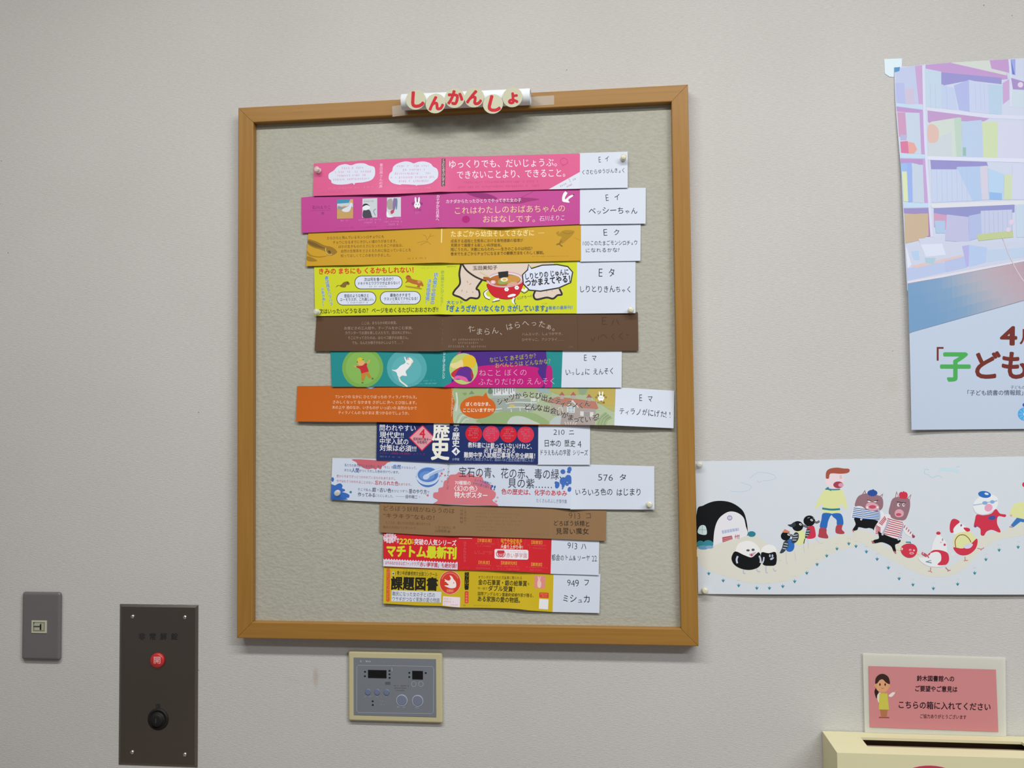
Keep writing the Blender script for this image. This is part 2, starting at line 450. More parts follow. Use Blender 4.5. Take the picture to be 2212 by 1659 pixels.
# ------------------------------------------------------------------ bulletin board
YF, YC = -0.025, -0.011           # frame front, pin surface
bx0, bx1, bz0, bz1 = 0.0, 0.7735, 1.1895, 2.1059
RW = 0.0275
board = thing('bulletin_board', 'large grey cloth bulletin board with honey-coloured wooden frame, covered in book bands', 'bulletin board', (0.387, 0, bz0))
def rail(pts_outer, pts_inner, m):
    """mitred rail with softly rounded edges"""
    bm = bmesh.new()
    q = [pts_outer[0], pts_outer[1], pts_inner[1], pts_inner[0]]
    b0 = [bm.verts.new((x, -0.0002, z)) for x, z in q]; f0 = [bm.verts.new((x, YF, z)) for x, z in q]
    bm.faces.new(b0[::-1]); bm.faces.new(f0)
    for i in range(4): bm.faces.new((b0[i], b0[(i + 1) % 4], f0[(i + 1) % 4], f0[i]))
    bm.edges.ensure_lookup_table()
    es = [e for e in bm.edges if all(abs(v.co.y - YF) < 1e-6 for v in e.verts)]
    keep = [e for e in es if {e.verts[0].index, e.verts[1].index}]
    lng = [e for e in es if (e.verts[0] in (f0[0], f0[1]) and e.verts[1] in (f0[0], f0[1])) or (e.verts[0] in (f0[2], f0[3]) and e.verts[1] in (f0[2], f0[3]))]
    bmesh.ops.bevel(bm, geom=lng, offset=0.0016, segments=3, affect='EDGES', profile=0.5)
    return from_bm('frame_rail', bm, m, board)
g = 0.00025
ix0, ix1, iz0, iz1 = bx0 + RW, bx1 - RW, bz0 + RW, bz1 - RW
rail([(bx0, bz1 - g), (bx0, bz0 + g)], [(ix0, iz1 - g), (ix0, iz0 + g)], M_WV)
rail([(bx1, bz1 - g), (bx1, bz0 + g)], [(ix1, iz1 - g), (ix1, iz0 + g)], M_WV)
rail([(bx0 + g, bz1), (bx1 - g, bz1)], [(ix0 + g, iz1), (ix1 - g, iz1)], M_WH)
rail([(bx0 + g, bz0), (bx1 - g, bz0)], [(ix0 + g, iz0), (ix1 - g, iz0)], M_WH)
bm = bmesh.new(); bm_box(bm, ix0, ix1, YC, -0.001, iz0, iz1); from_bm('pin_panel', bm, M_FELT, board)

# ------------------------------------------------------------------ book bands (wrappers pinned one below the other)
WHITE = '#c3ccda'
def hump(x, c, w): return math.exp(-((x - c) / w) ** 2)
def make_band(label, col, top, bot, card, spine_u, art, cardart, lift=0.0020, waves=(), card_col=WHITE, rough=0.45):
    """top / bot: lists of picture points (u,v) left to right; card: TL,TR,BR,BL"""
    Yp = YC - 0.0012
    tw = [unproject(u, v, Yp) for u, v in top]; bw = [unproject(u, v, Yp) for u, v in bot]
    tz = sorted(tw); bz = sorted(bw)
    sx = unproject(spine_u, top[0][1], Yp)[0]
    x0 = min(tw[0][0], bw[0][0]); x1 = max(tw[-1][0], bw[-1][0])
    ph = random.uniform(0, 6)
    def bend(x, z):
        zt, zb = interp(tz, x), interp(bz, x)
        t = min(1.1, max(-0.1, (zt - z) / max(1e-4, zt - zb)))
        d = 0.0002 + lift * max(0, t)
        d += 0.0014 * hump(x, sx, 0.012) * (0.35 + 0.65 * t)
        d += 0.0004 * t * (1 + math.sin(x * 30 + ph))
        for (u, amp, wd) in waves:
            d += amp * t * t * hump(x, unproject(u, top[0][1], Yp)[0], wd)
        return d
    root = thing('book_band', label, 'book band', ((x0 + x1) / 2, YC, min(b[1] for b in bw)), 'book bands pinned one below the other on the board')
    # the paper itself
    n = max(20, int((x1 - x0) / 0.005)); m_ = 6
    bm = bmesh.new(); rows = []
    for i in range(n + 1):
        s = i / n
        xt = tw[0][0] + (tw[-1][0] - tw[0][0]) * s; xb = bw[0][0] + (bw[-1][0] - bw[0][0]) * s
        colv = []
        for j in range(m_ + 1):
            t = j / m_; x = xt + (xb - xt) * t; z = interp(tz, xt) + (interp(bz, xb) - interp(tz, xt)) * t
            colv.append(bm.verts.new((x, Yp - bend(x, z), z)))
        rows.append(colv)
    for a, b in zip(rows, rows[1:]):
        for j in range(m_): bm.faces.new((a[j], a[j + 1], b[j + 1], b[j]))
    paper = from_bm('paper_band', bm, ink(col, rough, 0.4), root, smooth=True)
    md = paper.modifiers.new('thickness', 'SOLIDIFY'); md.thickness = 0.00016; md.offset = 0; crisp(paper)
    # clip to the sheet's outline
    tl, tr, br, bl = tw[0], tw[-1], bw[-1], bw[0]
    def half(p, q):
        a, b_ = -(q[1] - p[1]), (q[0] - p[0]); return (a, b_, a * p[0] + b_ * p[1])
    pr = Print(root, Yp, bend, clip=[half(tl, tr), half(tr, br), half(br, bl), half(bl, tl)])
    pr.paper = col
    art(pr)
    pr.build()
    if card:
        cw = [unproject(u, v, Yp) for u, v in card]
        bm = bmesh.new(); cols = []
        for i in range(13):
            s = i / 12; colv = []
            a = (cw[0][0] + (cw[1][0] - cw[0][0]) * s, cw[0][1] + (cw[1][1] - cw[0][1]) * s)
            b = (cw[3][0] + (cw[2][0] - cw[3][0]) * s, cw[3][1] + (cw[2][1] - cw[3][1]) * s)
            for j in range(5):
                t = j / 4; x = a[0] + (b[0] - a[0]) * t; z = a[1] + (b[1] - a[1]) * t
                colv.append(bm.verts.new((x, Yp - bend(x, z) + 0.0002, z)))
            cols.append(colv)
        for a, b in zip(cols, cols[1:]):
            for j in range(4): bm.faces.new((a[j], a[j + 1], b[j + 1], b[j]))
        tc_ = from_bm('title_card', bm, ink(card_col, 0.6, 0.25), root, smooth=True)
        tc_['label'] = 'white title card with pen writing'
        md = tc_.modifiers.new('thickness', 'SOLIDIFY'); md.thickness = 0.0002; md.offset = 0; crisp(tc_)
        pc = Print(root, Yp, bend); cardart(pc); pc.build({'handwriting': tc_})
    elif cardart:
        pc = Print(root, Yp, bend); cardart(pc); pc.build()
    return root
def pts(c, *ps): return [cp(c, *p) for p in ps]

# ---- 1 pink
def art1(p):
    p.c = 'A'
    b1 = [(430,440),(440,400),(500,360),(560,300),(650,275),(730,290),(800,268),(900,265),(970,295),(1030,310),(1048,350),(1045,430),(1000,490),(900,520),(792,530),(775,554),(750,532),(680,545),(560,550),(480,530),(465,490),(440,475)]
    b2 = [(1232,450),(1245,400),(1275,370),(1290,310),(1350,265),(1450,238),(1520,250),(1560,265),(1620,245),(1700,240),(1780,265),(1820,310),(1870,340),(1888,400),(1880,460),(1850,490),(1800,530),(1720,550),(1612,558),(1597,574),(1580,556),(1420,548),(1380,555),(1290,535),(1240,490)]
    p.blob('speech_cloud', b1, '#c8cfe0'); p.blob('speech_cloud', b2, '#c8cfe0')
    for a in ((600,330,880,325),(480,385,1010,372),(545,434,940,420),(490,485,990,470),(1335,305,1780,298),(1415,354,1715,350),(1310,405,1800,398),(1255,458,1850,448),(1365,507,1770,500)):
        p.fine('lettering', *a, 30, '#c59ab8')
    p.vtxt('lettering', '書店員さんの声', 1130, 288, 1130, 580, 44, '#e9b8cf')
    p.fine('lettering', 430, 602, 1020, 585, 24, '#dc8fb4'); p.fine('lettering', 1350, 606, 1810, 595, 24, '#dc8fb4')
    p.fine('lettering', 330, 655, 640, 648, 14, '#b94c78')
    p.poly('spine_label', [(1930,202),(1982,196),(1980,575),(1932,578)], '#5d474c')
    p.vtxt('lettering', 'くさむらゆうびんきょく', 1956, 222, 1956, 556, 36, '#d5c9c8', 0.01)
    p.c = 'B'
    p.txt('lettering', 'ゆっくりでも、だいじょうぶ。', 190, 278, 1615, 250, 112, '#ecdbe8', 0.004)
    p.txt('lettering', 'できないことより、できること。', 292, 420, 1725, 390, 112, '#ecdbe8', 0.004)
    p.fine('lettering', 300, 525, 1390, 505, 30, '#b2466f'); p.fine('lettering', 255, 588, 1395, 562, 30, '#b2466f')
    p.poly('corner_flash', [(1508,613),(1925,380),(1925,607)], '#c9cfdd')
    p.fine('lettering', 1715, 512, 1790, 475, 24, '#7c7284'); p.fine('lettering', 1640, 588, 1890, 460, 26, '#7c7284'); p.fine('lettering', 1745, 582, 1832, 538, 24, '#7c7284')
    p.line('illustration', [(1710 + 48 * math.cos(t * .6283), 240 + 44 * math.sin(t * .6283)) for t in range(10)], 9, '#b54a74', closed=True)
    p.line('illustration', [(1680,300),(1720,285),(1760,262)], 9, '#b54a74')
def card1(p):
    p.c = 'C'; p.hand('handwriting', 'E イ', 440, 207, 592, 205, 84); p.hand('handwriting', 'くさむらゆうびんきょく', 222, 385, 805, 355, 64, wt=-0.003)
make_band('bright pink book band with two white speech clouds, topmost on the board', '#c64e80',
          pts('A', (235,266),(1200,207),(1900,181)) + pts('B', (850,163),(1922,133)), pts('A', (232,702),(1000,684),(1250,682),(1900,652)) + pts('B', (850,634),(1500,616),(1922,606)),
          pts('C', (190,128),(835,108),(835,592),(190,604)), 955, art1, card1, waves=((840, .0035, .05), (940, .002, .02)))

# ---- 2 magenta
def art2(p):
    p.c = 'A'
    p.txt('lettering', '石川えりこ', 215, 850, 455, 846, 46, '#6c2560'); p.line('lettering', [(190,893),(460,887)], 4, '#8d3a7c'); p.ch('lettering', '本', 355, 928, 44, '#7d2c6c')
    im = 'cover_picture'
    p.poly(im, [(545,746),(755,740),(758,996),(545,1002)], '#b6bdc8'); p.poly(im, [(545,746),(720,741),(700,790),(545,800)], '#3c86a6'); p.poly(im, [(720,741),(755,740),(756,800),(705,800)], '#c9995a')
    p.poly(im, [(545,860),(640,830),(757,850),(758,996),(545,1002)], '#b4935c'); p.blob(im, [(560,830),(640,850),(720,820),(740,860),(640,880),(560,870)], '#7f8a92'); p.blob(im, [(610,880),(700,830),(720,790),(745,800),(710,900),(640,910)], '#c8ccd6')
    p.poly(im, [(880,732),(1076,725),(1078,983),(880,989)], '#b9c2c8'); p.blob(im, [(890,900),(930,880),(980,890),(1005,960),(1005,985),(895,988)], '#40404c')
    p.blob(im, [(882,850),(890,815),(940,805),(980,830),(975,865),(930,888),(890,880)], '#d6d9df'); p.blob(im, [(880,850),(890,812),(935,800),(985,835),(940,820),(895,835)], '#2a2b33'); p.line(im, [(1060,870),(1030,900),(1055,960)], 14, '#8a949c')
    p.fine(im, 900, 770, 1060, 764, 22, '#97a2aa')
    p.poly(im, [(1205,720),(1390,714),(1392,975),(1203,980)], '#bcc4cc'); p.blob(im, [(1210,760),(1270,740),(1290,860),(1240,880),(1210,850)], '#9a9690'); p.blob(im, [(1290,740),(1335,740),(1330,800),(1310,880),(1285,900)], '#7b6a96'); p.blob(im, [(1255,900),(1290,880),(1300,915),(1265,940)], '#b04060'); p.blob(im, [(1205,900),(1240,950),(1290,978),(1210,980)], '#d5d9de'); p.blob(im, [(1330,730),(1345,760),(1340,860),(1325,870)], '#5d7d95')
    for a in ((590,1030,710,1026),(830,1020,1125,1012),(890,1055,1060,1050),(1190,1003,1410,997),(1170,1045,1415,1037),(1230,1080,1365,1076)): p.fine('lettering', *a, 24, '#d59fcb')
    for a in ((550,1130,760,1122),(870,1118,1085,1110),(1185,1112,1400,1105)): p.fine('lettering', *a, 12, '#8a2b72')
    r = 'rabbit_emblem'
    p.ell(r, 1587, 755, 14, 45, '#dcdce6', -8); p.ell(r, 1627, 755, 14, 45, '#dcdce6', 8); p.ell(r, 1607, 820, 42, 45, '#dcdce6'); p.ell(r, 1607, 760, 8, 25, '#4a3058')
    p.ell(r, 1592, 812, 5, 6, '#3c2e46'); p.ell(r, 1624, 812, 5, 6, '#3c2e46'); p.poly(r, [(1594,850),(1622,850),(1608,872)], '#2d2236')
    for dx in (-55, 55): p.ell(r, 1607 + dx, 800, 18, 18, '#7c3a7c'); 
    p.txt('lettering', 'アリス館', 1560, 888, 1658, 884, 26, '#6d2662'); p.fine('lettering', 1580, 925, 1640, 922, 34, '#c98cc2')
    p.vtxt('lettering', 'カナダから日本へ', 1882, 705, 1878, 1012, 46, '#e4cfe2', 0.008)
    p.c = 'B'
    p.blob('illustration', [(415,657),(520,655),(660,660),(770,695),(825,735),(740,765),(620,735),(500,700)], '#8a2b6e'); p.blob('illustration', [(840,780),(1000,745),(1130,718),(1385,740),(1250,770),(1120,800),(940,795)], '#93306f')
    p.line('illustration', [(1300,640),(1200,690),(1140,720)], 5, '#8c3378'); p.ell('illustration', 412, 1010, 52, 48, '#a02270')
    p.txt('lettering', 'カナダからたったひとりでやってきた女の子', 148, 772, 1142, 752, 52, '#ead6e6', 0.006)
    p.txt('lettering', 'これはわたしのおばあちゃんの', 265, 893, 1722, 860, 100, '#dcca98', -0.006)
    p.txt('lettering', 'おはなしです。', 640, 1010, 1325, 1000, 98, '#dcca98', -0.006)
    p.txt('lettering', '石川えりこ', 1385, 1000, 1718, 986, 72, '#e2d4e4', -0.008, lean=.15)
    p.blob('illustration', [(1688,705),(1712,650),(1748,634),(1752,665),(1725,715),(1730,742),(1775,702),(1840,676),(1830,700),(1780,735),(1768,758),(1785,785),(1735,782),(1690,768)], '#dfe3e6')
    p.poly('illustration', [(1735,632),(1756,634),(1748,652)], '#3a3040'); p.poly('illustration', [(1820,680),(1848,672),(1838,694)], '#3a3040')
def card2(p):
    p.c = 'C'; p.hand('handwriting', 'E イ', 530, 710, 735, 715, 95); p.hand('handwriting', 'ベッシーちゃん', 315, 895, 970, 892, 92)
make_band('magenta book band with three little cover pictures and a white bird, second from the top', '#ae3886',
          pts('A', (68,718),(232,700),(1900,640)) + pts('B', (850,622),(1922,596)), pts('A', (80,1191),(700,1165),(1300,1142),(1900,1119)) + pts('B', (500,1116),(900,1120),(1100,1112),(1500,1094),(1922,1074)),
          pts('C', (192,592),(1075,588),(1072,1068),(192,1078)), 953, art2, card2, waves=((1080, .003, .03),))

# ---- 3 mustard
def art3(p):
    p.c = 'A'
    i = 'illustration'
    p.blob(i, [(158,1275),(260,1298),(380,1355),(480,1378),(548,1440),(500,1482),(430,1492),(390,1440),(330,1412),(230,1382),(158,1335)], '#8a6a26'); p.blob(i, [(155,1290),(250,1320),(360,1380),(420,1400),(330,1390),(220,1360),(156,1320)], '#6d551f')
    p.line(i, [(395,1385),(400,1440),(440,1482),(480,1470)], 9, '#c9b060'); p.ell(i, 445, 1440, 22, 14, '#4f4320', 40)
    p.blob(i, [(152,1425),(200,1480),(300,1503),(420,1492),(330,1515),(200,1500),(152,1470)], '#96741f'); p.blob(i, [(150,1500),(220,1520),(285,1560),(200,1568),(150,1550)], '#8f6f20')
    for l in ([(1610,1320),(1720,1300),(1790,1345)],[(1740,1290),(1770,1240),(1830,1225)],[(1735,1285),(1720,1230),(1680,1215)],[(1765,1250),(1790,1195)],[(1750,1300),(1650,1350)]): p.line(i, l, 7, '#9a7a26')
    k = '#4c3d1c'
    p.txt('lettering', 'ひらひらと飛んでいるモンシロチョウにも', 410, 1257, 1165, 1236, 42, k); p.txt('lettering', 'チョウになるまでにきびしい道のりがあります。', 490, 1315, 1335, 1295, 42, k)
    p.txt('lettering', 'ほかの生きもののえさになったたまごや幼虫は、', 565, 1372, 1415, 1352, 42, k); p.txt('lettering', '自然の生態系をささえるために役立っていることを', 600, 1432, 1525, 1414, 42, k)
    p.txt('lettering', '知ってほしくてこの本をかきました。', 595, 1494, 1255, 1482, 42, k); p.fine('lettering', 1480, 1532, 1745, 1525, 24, '#5f4d20')
    p.c = 'B'
    p.txt('lettering', 'たまごから幼虫そしてさなぎに', 212, 1202, 1312, 1186, 84, '#e2d49a', 0.01); p.line('lettering', [(1368,1191),(1450,1188)], 6, '#d8c88a', False)
    p.txt('lettering', '成長する過程と生態系における食物連鎖の循環が', 210, 1298, 1168, 1286, 46, k, .006); p.txt('lettering', '見開きで展開する新しい科学絵本。', 210, 1354, 885, 1350, 46, k, .006)
    p.txt('lettering', '雨にうたれ、天敵にねらわれ——生きのこるのは何匹？', 210, 1412, 1292, 1396, 46, k, .006); p.txt('lettering', '巻末でたまごからチョウになるまでの観察方法をくわしく解説。', 210, 1470, 1445, 1450, 46, k, .006)
    p.blob(i, [(1605,1185),(1650,1165),(1640,1200),(1690,1160),(1760,1150),(1850,1165),(1810,1230),(1740,1290),(1690,1330),(1650,1300),(1680,1240),(1630,1225)], '#9f7c22'); p.line(i, [(1680,1290),(1650,1330),(1610,1345)], 22, '#8a6a1e'); p.line(i, [(1640,1330),(1690,1370)], 16, '#7d5f1c')
    p.line(i, [(1700,1180),(1760,1200),(1830,1180)], 6, '#7f6420'); p.line(i, [(1850,1250),(1930,1290)], 4, '#9f7c22'); p.fine('lettering', 1290, 1502, 1810, 1498, 12, '#6e5820')
    p.line('lettering', [(90,1130),(88,1320)], 14, '#dccb8a', False)
def card3(p):
    p.c = 'C'; p.hand('handwriting', 'E ク', 505, 1170, 735, 1178, 86); p.hand('handwriting', '100このたまごモンシロチョウ', 235, 1325, 968, 1318, 66, wt=-.003); p.hand('handwriting', 'になれるかな?', 270, 1422, 775, 1410, 62, wt=-.003)
make_band('mustard yellow book band about a caterpillar with brown lettering, third from the top', '#b98e16',
          pts('A', (162,1170),(1900,1100)) + pts('B', (900,1090),(1935,1060)), pts('D', (138,96),(500,86),(900,80),(1300,68),(1900,52)) + pts('E', (300,58),(900,47),(1937,22)),
          pts('C', (205,1058),(1008,1055),(1003,1560),(205,1572)), 957, art3, card3, waves=((930, .002, .03), (760, .0015, .04)))

# ---- 4 yellow green
def art4(p):
    p.c = 'D'; t = 'lettering'
    p.txt(t, 'きみの まちにも くるかもしれない！', 305, 162, 1555, 140, 80, '#c2341f', .028)
    for (x0, y0, x1, y1) in ((775,220,1412,402),(538,434,1066,616),(1114,428,1656,606)):
        p.rrect('speech_bubble', x0, y0, x1, y1, 88, '#3a4436', -4); p.rrect('speech_bubble', x0 + 9, y0 + 9, x1 - 9, y1 - 9, 80, '#c8d0e2', -4)
    k = '#2c3330'
    p.txt(t, '次は何を食べるのか？', 903, 270, 1290, 264, 48, k, .014); p.txt(t, 'ドキドキとワクワクが止まらない！', 825, 324, 1372, 314, 44, k, .014); p.fine(t, 968, 366, 1212, 362, 24, '#5f6468')
    p.txt(t, '昔話のような怖さと', 640, 488, 965, 484, 46, k, .014); p.txt(t, 'ユーモラスが、これ楽しい。', 585, 538, 1030, 532, 44, k, .014); p.fine(t, 660, 580, 945, 576, 24, '#5f6468')
    p.txt(t, '最後のオチまで', 1250, 480, 1518, 476, 46, k, .014); p.txt(t, 'クスッと笑えてクセになる！', 1170, 530, 1612, 522, 44, k, .014); p.fine(t, 1260, 573, 1512, 570, 24, '#5f6468')
    hb = ('#dfe6e0', .03); bl = '#3e79a8'
    p.vtxt(t, '書店員もハラハラ', 405, 250, 468, 596, 50, bl, .018, halo=hb); p.vtxt(t, 'ドキドキ!!', 350, 400, 384, 615, 50, bl, .018, halo=hb)
    p.vtxt(t, '読み聞かせ絵本の', 1856, 205, 1810, 572, 54, bl, .018, halo=hb); p.vtxt(t, '決定版登場！', 1768, 292, 1740, 580, 54, bl, .018, halo=hb); p.vtxt(t, '読み聞かせにぴったり！', 1944, 172, 1938, 612, 42, '#5e8d5e')
    p.txt(t, '次はいったいどうなるの？ ページをめくるたびにおおさわぎ!!', 308, 694, 1888, 668, 68, '#28331c', .018)
    p.fine(t, 1640, 122, 1880, 112, 18, '#8f9a30')
    a = 'animal_picture'
    p.blob(a, [(525,378),(548,348),(590,345),(625,312),(650,300),(690,297),(712,330),(690,345),(672,340),(655,375),(600,372),(570,352),(540,368)], '#7a5f2a'); p.ell(a, 684, 312, 14, 12, '#5d4722')
    p.blob(a, [(1448,318),(1470,280),(1455,255),(1462,222),(1500,214),(1525,238),(1530,258),(1590,276),(1650,285),(1668,300),(1690,345),(1680,362),(1650,350),(1640,375),(1600,372),(1610,345),(1540,325),(1490,305)], '#a5622b'); p.ell(a, 1632, 300, 24, 20, '#c08a58'); p.ell(a, 1490, 225, 20, 10, '#8a4f22', 10)
    p.blob(a, [(1450,352),(1540,362),(1620,372),(1672,392),(1650,402),(1560,388),(1470,374)], '#a58a20')
    p.c = 'E'; sk = '#cdbeb2'; dk = '#2c2a28'
    h = 'hand_picture'
    p.poly(h, [(362,66),(450,170),(620,272),(700,300),(1150,300),(1240,110),(1400,80),(1575,70),(1577,47),(900,62)], sk)
    lh = [(345,66),(318,190),(328,325),(255,420),(248,475),(330,505),(408,548),(470,515),(572,518),(598,470),(585,415),(548,388),(622,280)]
    p.poly(h, lh + [(500,210),(420,140),(368,68)], sk)
    p.line(h, [(345,66),(322,190),(330,325),(262,415),(245,470),(330,505),(408,548),(470,515),(560,522),(592,480),(580,415),(550,388),(620,282)], 25, dk); p.line(h, [(362,66),(420,150),(520,225),(620,272),(690,290)], 23, dk)
    for l in ([(425,290),(435,315)],[(480,320),(455,340)],[(365,405),(350,430)],[(420,425),(425,445)],[(495,432),(508,446)]): p.line(h, l, 6, '#8a7468')
    h = 'hand_picture#2'
    p.blob(h, [(1325,425),(1308,490),(1335,530),(1400,530),(1480,508),(1560,520),(1620,480),(1685,465),(1660,395)], sk); p.line(h, [(1330,420),(1308,485),(1345,536),(1480,510),(1565,525),(1625,480),(1682,468),(1650,392)], 25, dk)
    for l in ([(1480,420),(1485,440)],[(1550,410),(1557,428)]): p.line(h, l, 5, '#8a7468')
    b = 'bowl_picture'
    p.blob(b, [(686,330),(715,420),(780,495),(870,525),(960,535),(1050,515),(1120,455),(1160,370),(1172,300),(1000,330),(800,340)], '#b81f2c'); p.line(b, [(686,330),(715,420),(780,495),(870,525),(960,535),(1050,515),(1120,455),(1165,350)], 5, '#7d2226')
    p.ell(b, 930, 272, 248, 106, '#c99aa8', -2); p.ell(b, 928, 272, 225, 92, '#c8ced6', -2); p.ell(b, 925, 280, 212, 80, '#a9642c', -2); p.ell(b, 1010, 270, 120, 55, '#b98a46', -4)
    p.blob(b, [(1100,320),(1040,300),(980,320),(950,350),(1010,355),(1090,345)], '#c59a86'); p.line(b, [(640,255),(700,262),(780,295)], 44, '#9a5a28'); p.line(b, [(600,165),(660,200),(730,235)], 22, '#c8bda0')
    p.blob(b, [(835,300),(860,270),(950,290),(960,320),(890,335),(840,325)], '#8d9a52'); p.ell(b, 770, 306, 36, 27, '#d3a3b4'); p.ell(b, 770, 306, 16, 10, '#e0d5dc'); p.ell(b, 918, 272, 48, 28, '#dcd9c8'); p.ell(b, 922, 272, 26, 16, '#cfae48')
    p.poly(b, [(835,172),(970,158),(972,235),(850,252)], '#232a28')
    p.line(b, [(700,400),(660,450),(680,500),(730,520)], 30, '#d9dde4'); p.line(b, [(700,400),(645,450),(668,512),(728,540)], 9, dk); p.line(b, [(1150,400),(1190,420),(1220,380)], 30, '#d9dde4'); p.line(b, [(1140,425),(1190,450),(1250,400),(1240,370)], 9, dk)
    p.line(b, [(850,530),(800,540),(775,565)], 26, '#d9dde4'); p.line(b, [(860,550),(810,560),(760,570)], 9, dk); p.line(b, [(1050,515),(1030,560),(1060,590)], 26, '#d9dde4'); p.line(b, [(1065,520),(1055,570),(1075,598)], 9, dk)
    for (x, y) in ((950,402),(1085,380)):
        for q in range(6): p.ell(b, x + 18 * math.cos(q * 1.047), y + 16 * math.sin(q * 1.047), 13, 12, '#dce0e6', n=12)
    p.blob(b, [(965,490),(1000,470),(1040,462),(1072,470),(1060,490),(1020,500),(975,508)], '#dce0e6')
    p.txt(t, '玉田美知子', 500, 118, 825, 110, 58, '#332f2c', .008)
    sb = [(1240,70),(1278,125),(1420,80),(1620,72),(1760,98),(1825,172),(1800,310),(1640,382),(1400,425),(1252,412),(1172,330),(1160,208),(1228,142)]
    p.poly('speech_bubble', sb, '#c8d0e2'); p.line('speech_bubble', sb, 16, dk, False, True)
    p.txt(t, 'しりとりの じゅんに', 1200, 232, 1770, 166, 84, '#1b1e22', .026); p.txt(t, 'つかまえてやる！', 1200, 318, 1790, 258, 96, '#1b1e22', .032)
    p.txt(t, 'にげろ〜!!', 1095, 520, 1285, 488, 40, '#4a4a34')
    bl = '#2f6aa6'
    p.txt(t, '大ヒット', 160, 576, 368, 570, 54, bl, .02); p.txt(t, '『ぎょうざが いなくなり さがしています』', 160, 658, 1492, 652, 84, bl, .034); p.txt(t, '著者の最新刊！', 1505, 648, 1825, 640, 50, bl, .012)
    p.fine(t, 155, 101, 278, 99, 12, '#4c5a26'); p.fine(t, 1425, 592, 1482, 590, 14, '#6a7a40')
def card4(p):
    p.c = 'F'; p.hand('handwriting', 'E タ', 688, 165, 915, 178, 104); p.hand('handwriting', 'しりとりきんちゃく', 432, 398, 1138, 396, 92)
make_band('lime yellow book band with a red noodle bowl and big hands, fourth from the top', '#bec61c',
          pts('D', (236,76),(900,62),(1900,36)) + pts('E', (900,28),(1883,8)), pts('D', (256,757),(1000,746),(1900,735)) + pts('E', (150,738),(700,735),(1200,724),(1880,722)),
          pts('F', (398,20),(1185,18),(1183,718),(398,724)), 958, art4, card4, waves=((955, .0015, .015),))

# ---- 5 brown
def art5(p):
    p.c = 'D'; t = 'lettering'; w = '#a08f84'
    p.txt(t, 'ここは、まちなかの町の食堂。', 870, 848, 1335, 842, 42, w, -.006); p.txt(t, 'お昼どきの三人組や、テーブルをかこむ家族、', 640, 916, 1550, 912, 42, w, -.006)
    p.txt(t, 'カウンターでお酒を楽しむ人たちで、店は大にぎわい。', 655, 978, 1535, 974, 42, w, -.006); p.txt(t, 'そこにやってきたのは、はらペコ親子のお客さん。', 692, 1044, 1495, 1042, 42, w, -.006); p.txt(t, 'でも、なんだか様子がおかしいようで……？', 748, 1110, 1420, 1106, 42, w, -.006)
    p.c = 'E'
    for c_, x, y, r in (('た',485,922,-22),('ま',590,958,6),('ら',690,960,4),('ん',795,945,-8),('、',905,962,0),('は',985,895,-14),('ら',1090,872,-8),('へ',1200,848,-4),('っ',1310,848,4),('た',1420,862,10),('ぁ',1512,895,16),('。',1600,908,0)):
        p.ch(t, c_, x, y, 92 if c_ not in 'ぁっ' else 80, '#b8ada6', -.008, r)
    p.txt(t, 'ハムエッグ、しょうがやき、', 1155, 995, 1690, 988, 40, w, -.008); p.txt(t, 'ひややっこ、アジフライ……', 1155, 1068, 1705, 1064, 40, w, -.008)
    p.fine(t, 235, 1070, 642, 1068, 30, w); p.fine(t, 285, 1113, 582, 1112, 30, w); p.fine(t, 178, 1160, 682, 1160, 30, w); p.fine(t, 1760, 1165, 1832, 1163, 22, '#85766c')
    for y in range(775, 1165, 42):
        if (y // 42) % 3: p.fine(t, 92, y, 122, y, 24, '#7c6c60')
    p.c = 'F'; p.line('fold', [(413,724),(417,1214)], 6, '#4b372a', False)
def card5(p):
    p.c = 'F'; k = '#443228'
    for l in ([(745,770),(745,870)],[(745,775),(800,770)],[(745,820),(790,815)],[(745,868),(805,862)],[(900,800),(870,870)],[(930,795),(965,870)],[(600,1050),(620,1090),(650,1030)],[(700,1020),(690,1070)],[(720,1030),(760,1000),(810,1050)],[(900,990),(870,1030),(905,1070)],[(1010,980),(970,1025),(1020,1065)],[(1060,1000),(1100,1010)]):
        p.line('handwriting', l, 9, k)
make_band('plain dark brown book band with curved white lettering, directly below the lime one', '#543c28',
          pts('D', (272,735),(1900,715)) + pts('F', (600,700),(1215,702)), pts('D', (250,1219),(1000,1222),(1900,1226)) + pts('E', (150,1214),(1000,1211)) + pts('F', (600,1215),(1222,1216)),
          None, 957, art5, card5, waves=((920, .002, .05),))

